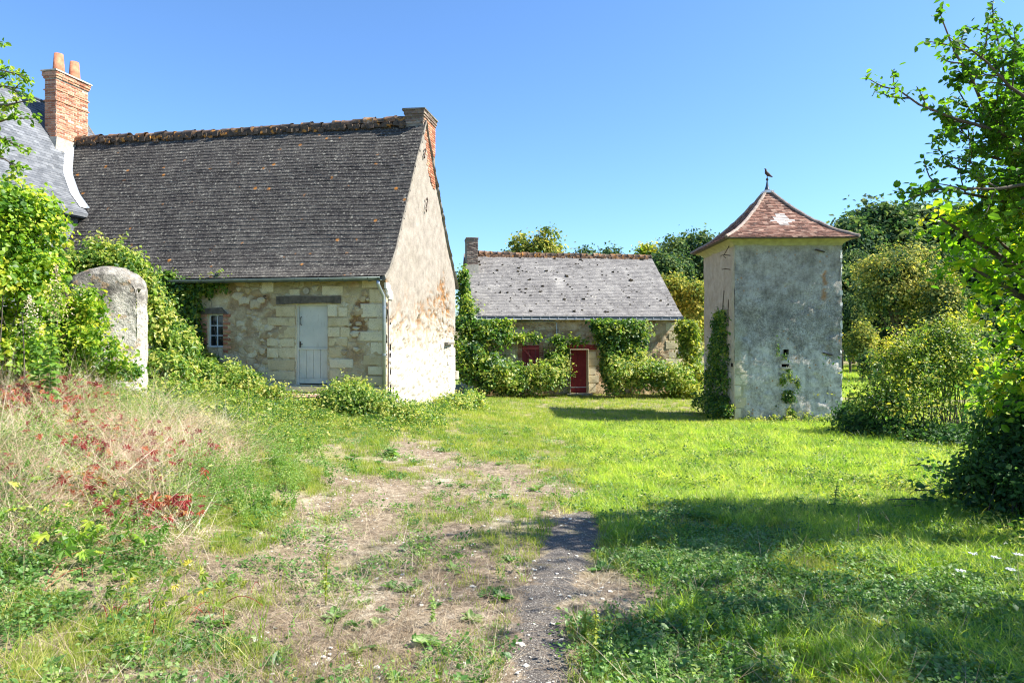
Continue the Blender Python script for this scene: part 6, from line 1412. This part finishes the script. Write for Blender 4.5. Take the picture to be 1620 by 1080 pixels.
def stalk(name, label, px, py, H, mat, n=60, L=.05, cat='weed', lean=.08, head=False, r=.006, shape='near', grp=None):
    x, y = gp(px, py); c0 = np.array([x, y, gz1(x, y)]); r_ = thing(name, label, cat, c0, 0, grp); t = np.linspace(0, 1, 8)
    P = np.stack([lean*H*t**2, 0*t, H*t], -1); MB().tube(P, np.linspace(r, r*.4, 8), 5).obj('stem', mat, r_)
    u = .12+.88*rng.random(n)**.8; a = rng.random(n)*6.28; q = np.stack([lean*H*u**2+.01*np.cos(a), .01*np.sin(a), H*u], -1); N = unit(np.stack([np.cos(a)*.4, np.sin(a)*.4, np.full(n, .9)], -1))
    V, F, T = leaves(q, N, L*(1.15-.75*u), np.clip(.3+.5*u, 0, 1), shape, -.3); ob('leaves', mesh_np('leaves', V, [F], T), mat, r_)
    if head:
        m = 260; hh = rng.random(m); q = np.stack([lean*H+rng.normal(0, .09, m)*(1.1-hh), rng.normal(0, .09, m)*(1.1-hh), H*(.72+.42*hh)], -1)
        V, F, T = leaves(q, unit(rng.normal(0, 1, (m, 3))), np.full(m, .022), rng.random(m)*.6+.4, 'far'); ob('flower_head', mesh_np('flower_head', V, [F], T), m_straw, r_)
    return r_
x, y = -6.0, 8.6
def put(r_, x, y): r_.location = (x, y, gz1(x, y)); return r_
g = stalk('goldenrod', 'tall feathery goldenrod with pale seed head before the creeper at left', 60, 700, 1.55, m_feather, 150, .13, 'wild flower', .05, True, .008); put(g, -5.35, 7.9)
put(stalk('goldenrod', 'shorter goldenrod stem with seed head beside the tall feathery one', 60, 700, 1.2, m_feather, 110, .12, 'wild flower', -.1, True, .007), -5.6, 8.1)
stalk('dark_stalk', 'thin dark dried stalk standing at the edge of the bright grass right of centre', 1320, 815, .36, m_dark, 16, .07, 'weed', .1)
stalk('pale_spire', 'pale seed spire standing in the shade below the bright grass', 1357, 862, .26, m_straw, 40, .018, 'weed', .05, shape='far')
for px, py, H, lb in ((1205, 1075, .26, 'second from the left'), (1163, 1078, .20, 'leftmost'), (1090, 1040, .12, 'shortest and farthest up'), (1350, 1082, .16, 'rightmost')):
    stalk('mint_weed', 'pale leaved weed spire at the shaded bottom edge, %s of four' % lb, px, py, H, m_feather, 46, .035, 'weed', .03, shape='near', grp='upright weed spires at the bottom edge')
for px, py, H, lb in ((940, 1065, .30, 'tallest pale green weed spire on the right edge of the asphalt strip'), (925, 1020, .18, 'shorter pale green weed spire beside the tallest one on the asphalt edge'), (515, 960, .34, 'thin yellow green stalk standing alone on the track left of centre')):
    stalk('weed_spire', lb, px, py, H, m_gold, 60, .03, 'weed', .04, shape='near', grp='weed spires along the track')
g = stalk('grass_stalk', 'long leaning bright yellow green grass stalk at lower left', 225, 1060, .62, m_lush, 10, .03, 'grass stalk', .35, r=.004)
stalk('mullein', 'grey green mullein rosette in the turf below the farmhouse corner', 617, 722, .10, m_herb, 16, .22, 'plant', .0)
# yarrow heads in the shade at right
m_wf = plain('white_petal', (.75, .75, .70), .8, .05, 5)
for i, (px, py) in enumerate(((1575, 885), (1598, 905), (1610, 878), (1520, 905), (1540, 880))):
    x, y = gp(px, py+26); c0 = (x, y, gz1(x, y)); r_ = thing('yarrow', 'flat white flower head in the shaded grass, %s of five' % ['second from the right', 'nearest', 'rightmost', 'leftmost', 'farthest'][i], 'wild flower', c0, 0, 'white flowers in the shaded grass')
    h = 27/1080*y; MB().tube([(0, 0, 0), (.01, 0, h*.5), (0, 0, h)], .0025, 4).obj('stem', m_herb, r_)
    b = MB()
    for k in range(26):
        a = rng.random()*6.28; q = .035*rng.random()**.5; c = (math.cos(a)*q, math.sin(a)*q, h+.004*rng.random()); b.box((c[0]-.004, c[1]-.004, c[2]), (c[0]+.004, c[1]+.004, c[2]+.004), .5, .001)
    tag(b.obj('flower_head', m_wf, r_), kind='stuff')
# old reddish plank lying before the door steps
x, y = gp(460, 633); pr = MB().box((-.75, -.35, -.02), (.75, .32, .05), jit=.02).obj('flat_slab', plain('worn_red_slab', (.36, .22, .17), .9, .3, 7, .1, bump=.6), None)
pr.location = (x, y, gz1(x, y)+.04); pr.rotation_euler = (R(2), R(-3), R(-9)); tag(pr, 'worn reddish slab lying in the weeds before the farmhouse door', 'slab')
